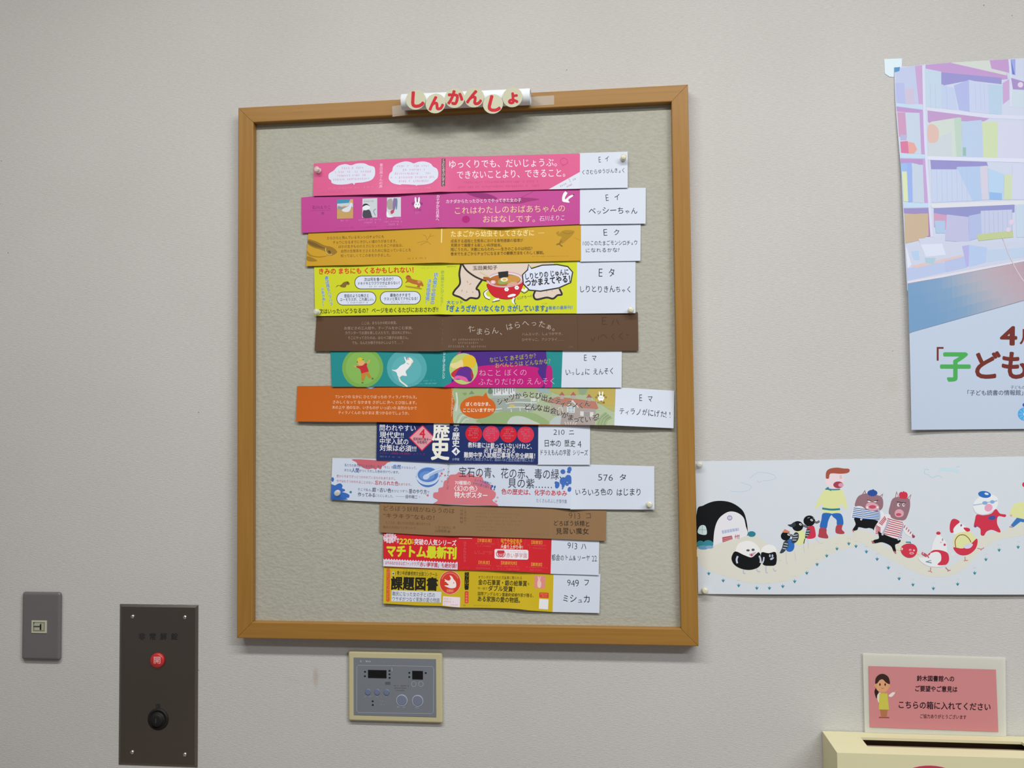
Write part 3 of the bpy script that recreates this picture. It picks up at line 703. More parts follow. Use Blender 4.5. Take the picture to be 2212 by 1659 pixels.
# ---- 6 teal
def art6(p):
    p.c = 'D'; i = 'illustration'
    p.ell(i, 885, 1440, 272, 268, '#6f9f4c'); p.ell(i, 885, 1440, 225, 222, '#7aa852'); p.ell(i, 1470, 1445, 265, 255, '#4d9ca2'); p.ell(i, 1465, 1470, 200, 190, '#56a4aa')
    c = 'child_picture'
    p.line(c, [(830,1430),(790,1425),(770,1415)], 18, '#c9985c'); p.line(c, [(930,1395),(965,1365),(975,1335)], 18, '#c9985c')
    p.blob(c, [(805,1435),(805,1418),(860,1415),(925,1380),(945,1392),(940,1415),(962,1475),(955,1500),(875,1520),(850,1460)], '#b22a33'); p.poly(c, [(868,1518),(955,1492),(1005,1568),(970,1580),(930,1528),(905,1612),(870,1615)], '#b07a30')
    p.ell(c, 862, 1372, 48, 42, '#cf9f68'); p.blob(c, [(810,1345),(820,1315),(860,1305),(885,1325),(880,1345),(845,1352)], '#b9b42c'); p.ell(c, 815, 1366, 6, 7, '#2c2824'); p.ell(c, 888, 1333, 6, 7, '#2c2824')
    p.ell(c, 885, 1640, 14, 10, '#566a40'); p.ell(c, 1018, 1585, 14, 12, '#566a40')
    k = 'cat_picture'
    p.line(k, [(1365,1560),(1385,1615),(1440,1660),(1480,1690)], 20, '#d2d6c4')
    p.blob(k, [(1440,1385),(1470,1350),(1530,1392),(1500,1440),(1455,1490),(1470,1548),(1410,1545),(1370,1570),(1345,1540),(1330,1500),(1270,1470),(1330,1465),(1390,1410)], '#d9dce0'); p.blob(k, [(1468,1350),(1485,1310),(1520,1312),(1552,1350),(1540,1380),(1500,1395)], '#dcdcd8')
    p.poly(k, [(1470,1340),(1490,1300),(1505,1330)], '#c8a098'); p.line(k, [(1468,1372),(1450,1330),(1440,1298)], 16, '#d9dce0'); p.line(k, [(1540,1350),(1530,1395),(1490,1450)], 5, '#c9b070'); p.line(k, [(1465,1380),(1500,1395)], 4, '#4d6a74')
    p.fine('lettering', 1690, 1616, 1872, 1608, 20, '#8fc3c4'); p.fine('lettering', 1580, 1655, 1880, 1648, 20, '#a9d0d0')
    p.vtxt('lettering', 'ねことぼくのたのしいひ', 1966, 1248, 1960, 1570, 34, '#d4e2e2', .008)
    p.c = 'E'
    p.poly(i, [(330,1190),(1470,1190),(1490,1430),(1500,1710),(210,1710),(250,1400)], '#46277c'); p.blob(i, [(220,1720),(215,1640),(560,1480),(560,1432),(700,1408),(1000,1400),(1350,1436),(1362,1500),(1362,1720)], '#b01a72'); p.blob(i, [(1480,1430),(1510,1408),(1542,1425),(1560,1520),(1540,1720),(1455,1720),(1470,1560)], '#a81c74'); p.poly(i, [(290,1270),(330,1200),(360,1200),(330,1260)], '#b04a90')
    o = 'oval_picture'
    p.ell(o, 380, 1455, 188, 208, '#a8bd6e'); p.ell(o, 450, 1362, 95, 92, '#cfae2c'); p.blob(o, [(205,1390),(280,1372),(355,1335),(375,1400),(350,1440),(260,1450),(215,1430)], '#d3c48a'); p.blob(o, [(220,1510),(300,1450),(360,1430),(330,1500),(270,1570),(225,1550)], '#b52c3c')
    p.blob(o, [(265,1590),(290,1500),(350,1440),(430,1425),(490,1470),(505,1560),(470,1625),(360,1600)], '#5a2a86'); p.blob(o, [(245,1600),(290,1545),(400,1565),(440,1610),(430,1630),(320,1590)], '#d05a98'); p.blob(o, [(480,1470),(512,1540),(500,1590),(478,1560)], '#9c2f40')
    p.txt('lettering', 'なにして あそぼうか？', 725, 1338, 1335, 1280, 70, '#a9ad3c', .004); p.txt('lettering', 'おべんとうは どんなかな？', 800, 1410, 1530, 1352, 70, '#a9ad3c', .004)
    p.txt('lettering', 'ねこと ぼくの', 588, 1508, 1212, 1502, 92, '#d3bfd6', -.018); p.txt('lettering', 'ふたりだけの えんそく', 580, 1628, 1582, 1616, 92, '#d3bfd6', -.018)
def card6(p):
    p.c = 'F'; p.hand('handwriting', 'E マ', 492, 1300, 672, 1308, 88); p.hand('handwriting', 'いっしょに えんそく', 252, 1498, 905, 1482, 86)
make_band('teal green book band with a boy in red and a white cat', '#178083',
          pts('D', (453,1190),(1900,1196)) + pts('E', (1000,1190),(1692,1192)), pts('G', (603,97),(1100,94),(1700,94)) + pts('H', (150,100),(800,106),(1613,106)),
          pts('F', (195,1190),(1003,1192),(998,1703),(195,1703)), 959, art6, card6)

# ---- 7 orange and garden
def art7(p):
    p.c = 'G'; t = 'lettering'; w = '#e2bfa8'
    p.ell('illustration', 1105, 78, 82, 48, '#5d6a94'); p.ell('illustration', 1105, 74, 74, 42, '#dfe2e6')
    p.txt(t, 'Tシャツの なかに ひとりぼっちの ティラノサウルス。', 645, 226, 1725, 232, 46, w); p.txt(t, 'さみしくなって なかまを さがしに 外へ とび出します。', 615, 297, 1725, 306, 46, w)
    p.txt(t, '木の上や 池のなか、いきものが いっぱいの 自然のなかで', 605, 368, 1728, 378, 46, w); p.txt(t, 'ティラノくんの なかまは 見つかるのでしょうか。', 690, 436, 1625, 446, 46, w)
    p.c = 'H'; g = 'garden_picture'; p.mix = ('#98a29a', .22)
    p.poly(g, [(205,80),(2330,100),(2330,640),(198,590)], '#9fae88')
    p.blob(g, [(205,95),(640,95),(600,200),(400,230),(300,330),(205,300)], '#8fa46c'); p.blob(g, [(640,95),(1000,95),(1150,180),(1000,260),(700,240)], '#9aa59c'); p.blob(g, [(1000,95),(1400,110),(1480,200),(1300,240),(1120,190)], '#94a87c'); p.blob(g, [(1280,110),(1460,120),(1450,170),(1320,170)], '#8aa0a8')
    p.blob(g, [(1480,110),(2212,120),(2330,260),(2330,430),(2100,300),(1950,200),(1600,200)], '#a3a04e'); p.blob(g, [(2000,120),(2330,130),(2330,330),(2150,330),(2050,260)], '#b39a3c'); p.blob(g, [(1840,110),(1960,110),(1930,190),(1860,190)], '#7d9470')
    p.blob(g, [(650,260),(900,240),(1200,260),(1300,360),(1200,420),(900,420),(700,400)], '#8b9890'); p.blob(g, [(480,560),(560,500),(800,430),(1100,420),(1330,480),(1400,600),(480,600)], '#83a066'); p.blob(g, [(205,320),(300,420),(480,540),(440,600),(200,590)], '#a5b59a')
    p.blob(g, [(930,600),(930,520),(1000,485),(1100,490),(1230,540),(1320,600)], '#b6c2bc'); p.blob(g, [(1480,600),(1500,520),(1590,480),(1700,520),(1800,600)], '#aebcc0')
    p.blob(g, [(640,150),(665,110),(705,150),(690,190),(650,185)], '#51705a'); p.poly(g, [(385,195),(425,145),(465,190)], '#5f8058'); p.poly(g, [(300,180),(335,215),(365,185),(340,170)], '#6f8c5a')
    p.poly(g, [(708,112),(1000,108),(1000,205),(708,212)], '#d2d6dc')
    for x in range(722, 990, 32): p.poly(g, [(x,115),(x + 13,115),(x + 13,160 + (x % 3) * 20),(x,150 + (x % 3) * 20)], '#6a7380')
    p.line(g, [(775,150),(820,128),(860,150)], 14, '#b89a98')
    for l in ([(880,318),(1000,300),(1290,310)],[(740,395),(830,385)],[(900,375),(1050,365),(1240,380)],[(1070,245),(1160,240)]): p.line(g, l, 12, '#cdd4d4')
    for l in ([(950,390),(955,430)],[(1065,370),(1070,420)],[(1160,380),(1165,430)],[(1215,190),(1215,330)],[(1310,170),(1310,300)]): p.line(g, l, 10, '#cdd4d4')
    p.ell(g, 960, 350, 38, 18, '#c0ab5a'); p.ell(g, 1250, 270, 30, 22, '#ccd2d0'); p.line(g, [(905,295),(990,290)], 12, '#a86a58')
    p.poly(g, [(1640,350),(2070,390),(2060,610),(1600,610)], '#9a8c8a'); p.poly(g, [(1480,300),(1700,330),(1680,470),(1490,470)], '#a69a92'); p.poly(g, [(1385,290),(1560,228),(1720,245),(2070,290),(2110,392),(1850,372),(1762,278),(1690,352)], '#ad6050')
    p.poly(g, [(1690,352),(1762,268),(1850,372),(1830,372),(1762,295),(1705,360)], '#d3d0cf'); p.poly(g, [(1705,360),(1762,295),(1815,360)], '#9b8d8c')
    for (x, y) in ((1622,205),(1772,205),(1982,235)): p.poly(g, [(x - 24,y),(x + 24,y),(x + 22,y + 55),(x - 22,y + 50)], '#a59a98'); p.poly(g, [(x - 36,y + 3),(x,y - 45),(x + 36,y + 3)], '#a5463c')
    p.poly(g, [(1688,352),(1795,358),(1792,442),(1688,438)], '#cfd6dc'); 
    for x in (1705, 1748): p.poly(g, [(x,365),(x + 32,366),(x + 32,400),(x,399)], '#9fb0bc'); p.poly(g, [(x,408),(x + 32,409),(x + 32,432),(x,431)], '#9fb0bc')
    p.line(g, [(1570,420),(1580,375),(1620,375),(1632,425)], 9, '#c9cfcb'); p.poly(g, [(1865,420),(2042,432),(2038,495),(1865,480)], '#d0cfcd'); p.poly(g, [(1912,425),(1995,430),(1992,495),(1912,485)], '#8a8284'); p.line(g, [(2090,390),(2130,400)], 8, '#cfcac0')
    for k in range(7): p.line(g, [(2080 + k * 20, 600),(2120 + k * 18, 500 + k * 6),(2200 + k * 14, 430 + k * 12)], 11, '#6d8a58' if k % 2 else '#8da070')
    for k in range(5): p.line(g, [(1680 + k * 28, 600),(1660 + k * 40, 560)], 8, '#d3d8d0')
    for k in range(4): p.line(g, [(215 + k * 26, 590),(260 + k * 30, 470 + k * 20),(330 + k * 20, 440 + k * 30)], 9, '#cdd6d0' if k % 2 else '#7f9f78')
    p.line(g, [(222,170),(235,300),(220,420)], 22, '#c3d0cc'); p.ell(g, 500, 590, 60, 18, '#c7b8a0')
    p.mix = None
    p.poly('speech_bubble', [(570,222),(616,170),(645,240)], '#bd5c1c'); p.ell('speech_bubble', 510, 365, 237, 150, '#bd5c1c')
    p.txt(t, 'ぼくのなかま、', 350, 326, 672, 323, 54, '#eedfd2', .012); p.txt(t, 'ここにいますか!?', 315, 407, 718, 402, 54, '#eedfd2', .012)
    p.vtxt(t, 'Tシャツからとび出した！', 172, 128, 170, 478, 34, '#e8c7aa')
    k = '#3a2a2c'; ha = ('#c3c9be', .022)
    for c_, x, y, r in (('シ',800,290,-18),('ャ',880,268,-18),('ツ',960,232,-18),('か',1040,215,-12),('ら',1135,200,-6),('と',1222,200,0),('び',1308,212,6),('出',1392,240,8),('た',1480,268,10),('テ',1570,290,12),('ィ',1640,318,12),('ラ',1715,322,12),('ノ',1800,335,8),('く',1880,338,4),('ん',1960,316,-2)):
        p.ch(t, c_, x, y, 84, k, .016, r, halo=ha)
    for c_, x, y, r in (('ど',1165,360,-4),('ん',1245,365,2),('な',1325,370,4),('出',1420,385,8),('会',1510,412,10),('い',1590,440,12),('が',1665,470,12),('ま',1740,500,10),('っ',1815,525,6),('て',1882,530,2),('い',1965,525,-4),('る',2060,505,-12),('？',2122,480,-18)):
        p.ch(t, c_, x, y, 84, k, .016, r, halo=ha)
    r = 'rabbit_emblem'
    p.ell(r, 2122, 190, 10, 34, '#e2e2e0', -10); p.ell(r, 2158, 190, 10, 34, '#e2e2e0', 10); p.ell(r, 2140, 250, 40, 36, '#e2e2e0'); p.ell(r, 2126, 242, 4, 5, k); p.ell(r, 2154, 242, 4, 5, k); p.poly(r, [(2130,278),(2152,278),(2141,294)], k)
    for (x, y) in ((2076,236),(2100,208),(2140,200),(2180,208),(2204,236)): p.ell(r, x, y, 12, 12, '#4d5638', n=16); p.ell(r, x, y, 5, 5, '#b3a850', n=12)
    p.txt(t, 'アリス館', 2092, 308, 2188, 306, 26, k)
def card7(p):
    p.c = 'I'; p.hand('handwriting', 'E マ', 1470, 230, 1662, 254, 92); p.hand('handwriting', 'ティラノがにげた!!', 1208, 412, 1932, 462, 92)
make_band('orange and garden-picture book band, the longest one, reaching the right frame', '#b35a1a',
          pts('G', (135,86),(600,82),(2160,70)) + pts('H', (1300,90)) + pts('I', (1167,98)), pts('G', (135,555),(600,561),(1190,563),(2160,580)) + pts('H', (700,588),(1300,602)) + pts('I', (1148,606)),
          pts('I', (1140,100),(1945,148),(1932,645),(1140,607)), 974, art7, card7, lift=.0034, waves=((1330, .005, .06), (700, .002, .06), (905, .0022, .012)), rough=0.3)

# ---- 8 navy
def art8(p):
    p.c = 'G'; t = 'lettering'; w = '#dadbe0'
    p.txt(t, '問われやすい', 1232, 638, 1708, 646, 84, w, .006); p.txt(t, '現代史!!', 1232, 730, 1548, 736, 84, w, .012); p.txt(t, '中学入試の', 1236, 816, 1612, 826, 82, w, .008); p.txt(t, '対策は必須!!!', 1236, 903, 1718, 916, 82, w, .012)
    p.fine(t, 1240, 974, 1832, 990, 26, '#b02a4a'); p.fine(t, 1400, 978, 1640, 983, 34, '#c0304e'); p.fine(t, 1232, 1020, 1512, 1030, 22, '#8f9cc0')
    b = 'badge'
    p.poly(b, [(1800,600),(1972,776),(1795,950),(1618,770)], '#c22a40'); p.poly(b, [(1800,618),(1954,776),(1795,932),(1636,770)], '#cf8f9c')
    p.txt(t, '4', 1762, 708, 1832, 710, 150, '#c0202e', .02); p.txt(t, '昭和時代後半〜', 1680, 788, 1918, 796, 42, '#502838', .01); p.txt(t, '令和時代', 1726, 830, 1862, 836, 42, '#502838', .01)
    p.ch(t, '歴', 2046, 690, 232, '#dcdcd4', .03, wide=.95); p.ch(t, '史', 2036, 932, 250, '#dcdcd4', .04, wide=.92)
    p.c = 'H'
    p.poly(t, [(180,598),(262,598),(250,615),(228,612),(220,625),(205,612),(190,615)], w)
    p.ch(t, 'の', 218, 660, 66, w, .012); p.ch(t, '歴', 216, 748, 96, w, .02); p.ch(t, '史', 216, 845, 92, w, .02)
    p.poly(b, [(217,895),(274,953),(217,1010),(160,952)], w); p.txt(t, '4', 196, 952, 234, 953, 78, '#1c2c5c', .02); p.txt(t, '小学館', 170, 1054, 262, 1058, 34, '#a9b4d0')
    for x, y, c_ in ((452,718,'#c01e2c'),(683,722,'#c63350'),(912,725,'#c21f30'),(1140,730,'#c63048')):
        p.ell('red_circle', x, y, 111, 110, c_)
        for k in range(4): p.fine(t, x - 60 - 14 * (k % 2), y - 66 + k * 28, x + 62 + 10 * (k % 2), y - 64 + k * 28, 22, '#e0a3ae')
        p.fine(t, x - 44, y + 52, x + 46, y + 53, 22, '#e0a3ae')
    p.txt(t, '教科書には載っていないけれど、', 378, 866, 1222, 886, 72, w, .01); p.txt(t, '必ず出題される', 590, 936, 998, 944, 68, w, .01); p.txt(t, '難関中学入試頻出事項も完全網羅！', 325, 998, 1265, 1012, 74, w, .014); p.txt(t, 'まんがと解説コラムで、面白いほど歴史知識が頭に入る！', 335, 1053, 1250, 1072, 42, '#93a0c2')
def card8(p):
    p.c = 'I'; p.hand('handwriting', '210 ニ', 352, 690, 622, 696, 74); p.hand('handwriting', '日本の 歴史 4', 215, 838, 722, 848, 92); p.hand('handwriting', 'ドラえもんの学習 シリーズ', 158, 966, 800, 966, 78, wt=-.003)
make_band('navy blue history book band with four red circles', '#17295f',
          pts('G', (1193,545),(2160,560)) + pts('H', (1308,585)), pts('G', (1190,1066),(1700,1086),(2200,1104)) + pts('H', (700,1110),(1306,1122)),
          pts('I', (130,585),(828,600),(826,1129),(130,1129)), 968, art8, card8)

# ---- 9 white paint splashes
def art9(p):
    p.c = 'G'; s = 'paint_splash'; t = 'lettering'; nv = '#33507c'; rd = '#a8404c'; dn = '#333a56'
    p.blob(s, [(885,1056),(1352,1082),(1330,1105),(1300,1135),(1265,1150),(1245,1192),(1205,1170),(1180,1195),(1140,1178),(1080,1190),(1010,1170),(985,1150),(940,1135),(925,1100)], '#b9606a')
    p.blob(s, [(580,1400),(640,1402),(672,1385),(712,1376),(742,1405),(735,1440),(770,1455),(772,1478),(740,1490),(790,1505),(832,1530),(826,1565),(790,1570),(800,1592),(580,1590)], '#3564b0'); p.blob(s, [(590,1310),(608,1295),(628,1318),(615,1355),(596,1345)], '#3a66a8'); p.ell(s, 850, 1492, 16, 16, '#3a7a90'); p.ell(s, 1870, 1535, 15, 15, '#c4707c')
    p.txt(t, '私たちの身の回りにある色は、色の「もと」を', 766, 1132, 1412, 1164, 38, nv, .004); p.txt(t, '自然', 1415, 1154, 1512, 1160, 56, '#2a5ea0', .02); p.txt(t, 'からもらって、', 1520, 1164, 1722, 1172, 36, nv)
    p.txt(t, 'または', 766, 1199, 856, 1202, 36, nv); p.txt(t, '人間', 860, 1200, 957, 1204, 60, '#2a4a8a', .014); p.txt(t, 'がつくりだした色を付けています。', 962, 1208, 1490, 1230, 36, nv, .004)
    p.txt(t, '昔から今までずっとつかわれているものもありますし', 660, 1278, 1442, 1314, 38, rd, .004); p.txt(t, '今ではもうつかわれることのない、', 660, 1343, 1160, 1368, 38, rd, .004); p.txt(t, '忘れられた色', 1170, 1366, 1482, 1378, 58, '#b03440', .018); p.txt(t, 'もあります。', 1485, 1386, 1650, 1392, 36, rd)
    p.txt(t, 'そこで私も、', 945, 1454, 1135, 1466, 38, dn); p.txt(t, '庭', 1136, 1458, 1186, 1460, 56, dn, .014); p.txt(t, 'で', 1196, 1464, 1226, 1466, 34, dn); p.txt(t, '古い色', 1234, 1462, 1388, 1470, 56, dn, .014); p.txt(t, 'をひとつずつ、', 1392, 1474, 1615, 1482, 36, dn); p.txt(t, '昔のやり方', 1622, 1478, 1858, 1490, 60, dn, .014); p.txt(t, 'で', 1862, 1492, 1892, 1494, 34, dn)
    p.txt(t, '作ってみる', 945, 1520, 1172, 1532, 56, dn, .014); p.txt(t, 'ことにしました。', 1176, 1534, 1415, 1548, 36, dn); p.line(t, [(1450,1547),(1575,1552)], 4, '#8088a0', False); p.txt(t, '田中陵二', 1580, 1550, 1736, 1557, 46, dn, .01); p.fine(t, 1755, 1557, 1832, 1560, 24, '#7b8296')
    m = 'mortar_picture'
    p.blob(m, [(1718,1270),(1730,1340),(1790,1405),(1870,1428),(1950,1405),(2010,1345),(2025,1260),(1940,1300),(1800,1310)], '#4671b4'); p.ell(m, 1870, 1268, 155, 112, '#aebfdc', 0); p.ell(m, 1872, 1262, 136, 96, '#4a74b6', 0); p.ell(m, 1860, 1275, 100, 62, '#5f86c2', 0)
    p.line(m, [(1720,1300),(1780,1365),(1870,1388),(1960,1365),(2020,1300)], 22, '#b9c8e0'); p.line(m, [(1840,1290),(1960,1225),(2070,1185)], 52, '#9fb3d6'); p.ell(m, 1850, 1290, 46, 34, '#b4c3de', -25); p.line(m, [(1850,1272),(1960,1212),(2075,1172)], 16, '#c6d2e6')
    for (x, y, r_) in ((2055,1245,14),(2100,1272,12),(2040,1275,8),(2058,1350,8),(2085,1190,8)): p.ell(s, x, y, r_, r_, '#c2606c', n=14)
    p.c = 'H'; s = 'paint_splash#2'
    p.blob(s, [(-75,1690),(-20,1600),(-80,1560),(-75,1500),(-20,1490),(-10,1440),(45,1420),(60,1350),(110,1320),(140,1265),(215,1255),(260,1225),(330,1262),(400,1240),(480,1285),(560,1290),(590,1345),(680,1400),(700,1460),(745,1500),(735,1560),(700,1600),(730,1690)], '#c5707a')
    p.ell(s, 770, 1560, 14, 10, '#cf8f9a'); p.ell(s, 750, 1610, 16, 12, '#cf8f9a'); p.ell(s, 530, 1262, 30, 14, '#cf8f9a', 20)
    k = '#272b3e'
    p.txt(t, '宝石の青、花の赤、毒の緑、', 258, 1224, 1622, 1258, 138, k, -.006); p.txt(t, '貝の紫……', 910, 1368, 1490, 1384, 130, k, -.006)
    w = '#e6dfe6'; p.txt(t, '70種類の', 205, 1366, 412, 1372, 54, w, .008); p.txt(t, '〈幻の色〉', 195, 1440, 502, 1448, 76, w, .01); p.txt(t, '特大ポスター', 200, 1526, 634, 1536, 78, w, .02); p.fine(t, 212, 1600, 442, 1606, 28, '#9a62a0')
    p.txt(t, 'ミイラの褐色に', 462, 1328, 684, 1384, 42, '#4b5f9c', .006); p.txt(t, 'マヤの青の謎も', 440, 1374, 662, 1424, 42, '#6a5a98', .004); p.txt(t, '?!', 680, 1420, 738, 1434, 76, '#2f4f94', .02)
    p.txt(t, '色の歴史は、化学のあゆみ', 820, 1482, 1688, 1508, 76, '#b2323c', .018); p.txt(t, 'たくさんのふしぎ傑作集', 1284, 1602, 1690, 1616, 54, '#60667e', .002)
    p.vtxt(t, 'たくさんのふしぎ', 120, 1136, 108, 1440, 38, '#6a5868')
    s = 'paint_splash#3'
    for (x, y, a, b_) in ((1635,1220,32,30),(1722,1190,30,34),(1712,1225,26,18),(1640,1345,48,52),(1705,1308,42,46),(1730,1345,30,40),(1560,1400,30,46),(1545,1370,22,22),(1640,1400,20,32),(1722,1455,26,34),(1690,1385,24,20),(1632,1440,10,14)): p.ell(s, x, y, a, b_, '#3d66ae', 15, n=14)
def card9(p):
    p.c = 'I'; p.hand('handwriting', '576 タ', 940, 1285, 1320, 1296, 90); p.hand('handwriting', 'いろいろ色の はじまり', 622, 1488, 1512, 1492, 96)
make_band('white book band splashed with pink and blue paint, mortar picture at its middle', '#c0cadb',
          pts('G', (603,1040),(1190,1052),(2160,1085)) + pts('H', (700,1100),(1750,1128)), pts('G', (585,1591),(1230,1621),(1950,1646)) + pts('K', (300,187),(600,191),(1100,205),(1622,226)),
          [cp('I', 572, 1120), cp('V', 965, 230), cp('V', 965, 1025), cp('K', 1612, 236)], 966, art9, card9, waves=((1230, .003, .02),))

# ---- 10 kraft
def art10(p):
    p.c = 'J'; t = 'lettering'; k = '#4a3624'; f = '#5a4430'
    p.txt(t, 'どろぼう妖精がねらうのは', 765, 220, 1672, 258, 68, k, -.004); p.txt(t, '“キラキラ”なもの！', 760, 314, 1412, 346, 66, k, -.002)
    p.txt(t, 'ところが、選んだのは見習い者をあやつる', 795, 404, 1362, 426, 36, f, -.01); p.txt(t, '魔女の大切なペンダントで……', 760, 462, 1245, 480, 36, f, -.01)
    p.txt(t, 'こまつあやこ 作', 1428, 463, 1685, 472, 36, f, -.006); p.txt(t, '山田和明 絵', 1424, 508, 1622, 520, 38, f)
    p.vtxt(t, 'こまつあやこ', 1808, 240, 1808, 420, 30, f, -.006); p.vtxt(t, '山田和明', 1762, 245, 1762, 400, 36, f)
    p.c = 'K'
    for a in ((500,255,692,258),(410,288,970,302),(390,332,930,345),(390,378,985,392),(390,420,965,432),(405,460,810,470),(385,500,905,514),(1085,552,1330,562)): p.fine(t, *a, 22, '#7c6040')
    p.line('fold', [(1370,215),(1366,610)], 8, '#8a6f4c', False)
def card10(p):
    p.c = 'K'; k = '#2d2620'; p.hand('handwriting', '913 コ', 1600, 310, 1885, 322, 88, '#4a3d30'); p.hand('handwriting', 'どろぼう妖精と', 1392, 415, 1865, 420, 70, k, .008); p.hand('handwriting', '見習い魔女', 1425, 512, 1850, 518, 82, k, .008)
make_band('kraft paper brown book band with handwriting straight on its right end', '#86694a',
          pts('J', (712,125),(1400,165)) + pts('K', (600,175),(1600,210),(2073,228)), pts('J', (718,531),(1400,570)) + pts('K', (300,577),(800,596),(1370,612),(2065,641)),
          None, 975, art10, card10)

# ---- 11 red
def art11(p):
    p.c = 'J'; t = 'lettering'; w = '#e6d8e0'; y_ = '#c6cc2c'
    star = [(845 + (96 if i % 2 else 78) * math.cos(i * math.pi / 14), 604 + (72 if i % 2 else 56) * math.sin(i * math.pi / 14)) for i in range(28)]
    p.poly('starburst', star, '#d8c8d4'); p.txt(t, 'お待たせ', 775, 584, 912, 574, 44, '#b8344c', .006); p.txt(t, 'しました！', 786, 634, 922, 624, 46, '#b8344c', .006)
    p.ch(t, '累', 948, 622, 30, w, .01); p.ch(t, '計', 948, 655, 30, w, .01); p.txt(t, '220', 968, 642, 1118, 648, 92, '#cdc62c', .03); p.ch(t, '万', 1134, 632, 30, '#cdc62c', .01); p.ch(t, '部', 1134, 666, 30, '#cdc62c', .01); p.txt(t, '突破の人気シリーズ', 1158, 652, 1694, 670, 76, w, .02)
    p.txt(t, 'マチトム最新刊', 808, 766, 1692, 796, 148, y_, .05)
    z = [(762,866)] + [(766 + i * 17.2, 866 + i * .9 + (14 if i % 2 else -4)) for i in range(1, 55)] + [(1713,912),(1713,1006),(764,962)]
    p.poly('white_strip', z, '#cbcbdb'); p.txt(t, 'はやみねかおる公式ファンクラブ', 788, 918, 1208, 936, 46, '#b03450', .01); p.txt(t, '「赤い夢学園」も絶好調！', 1212, 938, 1702, 960, 58, '#b82440', .02)
    p.c = 'K'
    for s_, x0, y0, x1, y1 in (('【学園名簿】',428,635,602,640),('【図書室】',1115,658,1252,662),('【校長室】',440,913,580,918),('【読書研究所】',728,918,928,925),('【購買部】',1112,938,1250,943)): p.txt(t, s_, x0, y0, x1, y1, 44, '#d8a838', .004)
    for a in ((395,675,640,682),(420,705,605,712),(1060,695,1300,702),(1070,730,1300,740),(385,775,620,782),(385,800,615,806),(420,950,600,955),(405,985,625,992),(665,960,990,970),(670,992,965,1002),(1030,972,1325,985),(1095,1008,1250,1015)): p.fine(t, *a, 20, '#d3707c')
    p.txt(t, 'はやみねかおる', 725, 630, 992, 640, 46, '#d8b838', .014); p.txt(t, 'ファンクラブも', 733, 672, 982, 682, 46, '#d8b838', .014); p.txt(t, '大盛り上がり中！', 722, 714, 1002, 724, 46, '#e6dcc8', .014)
    p.line('illustration', [(682,608),(702,720)], 3, '#c84a54'); p.line('illustration', [(1040,612),(1020,720)], 3, '#c84a54')
    p.rrect('logo_plate', 643, 744, 1076, 868, 22, '#dcd6de', 12)
    g = 'emblem'; p.rrect(g, 676, 762, 772, 800, 14, '#b8303c'); p.line(g, [(668,785),(672,825),(705,848)], 9, '#b84450'); p.line(g, [(778,790),(774,828),(742,850)], 9, '#b84450'); p.blob(g, [(690,800),(758,800),(755,830),(724,848),(694,830)], '#c25862'); p.line(g, [(705,815),(724,822),(744,816)], 5, '#e0d4da')
    p.txt(t, '赤い夢学園', 795, 822, 1058, 830, 62, '#a8504c', -.004); p.fine(t, 810, 776, 1045, 784, 14, '#c08a90')
    p.vtxt(t, 'はやみねかおる', 262, 662, 262, 890, 36, '#cf5a66'); p.line(t, [(185,608),(355,612)], 6, '#e0b8bc', False); p.fine(t, 215, 980, 310, 984, 14, '#cf5a66')
def card11(p):
    p.c = 'K'; p.hand('handwriting', '913 ハ', 1585, 692, 1818, 714, 84); p.hand('handwriting', '都会のトム&ソーヤ 22', 1372, 850, 1960, 862, 80, wt=-.003)
make_band('bright red book band with large yellow lettering and a zigzag white strip', '#c3202a',
          pts('J', (757,536),(1400,562)) + pts('K', (600,580),(1372,606)), pts('J', (765,966),(1740,1011)) + pts('K', (500,1016),(900,1024),(1100,1040),(1360,1058)),
          pts('K', (1362,606),(1982,628),(1975,1078),(1352,1059)), 972, art11, card11, waves=((1110, .002, .03),))

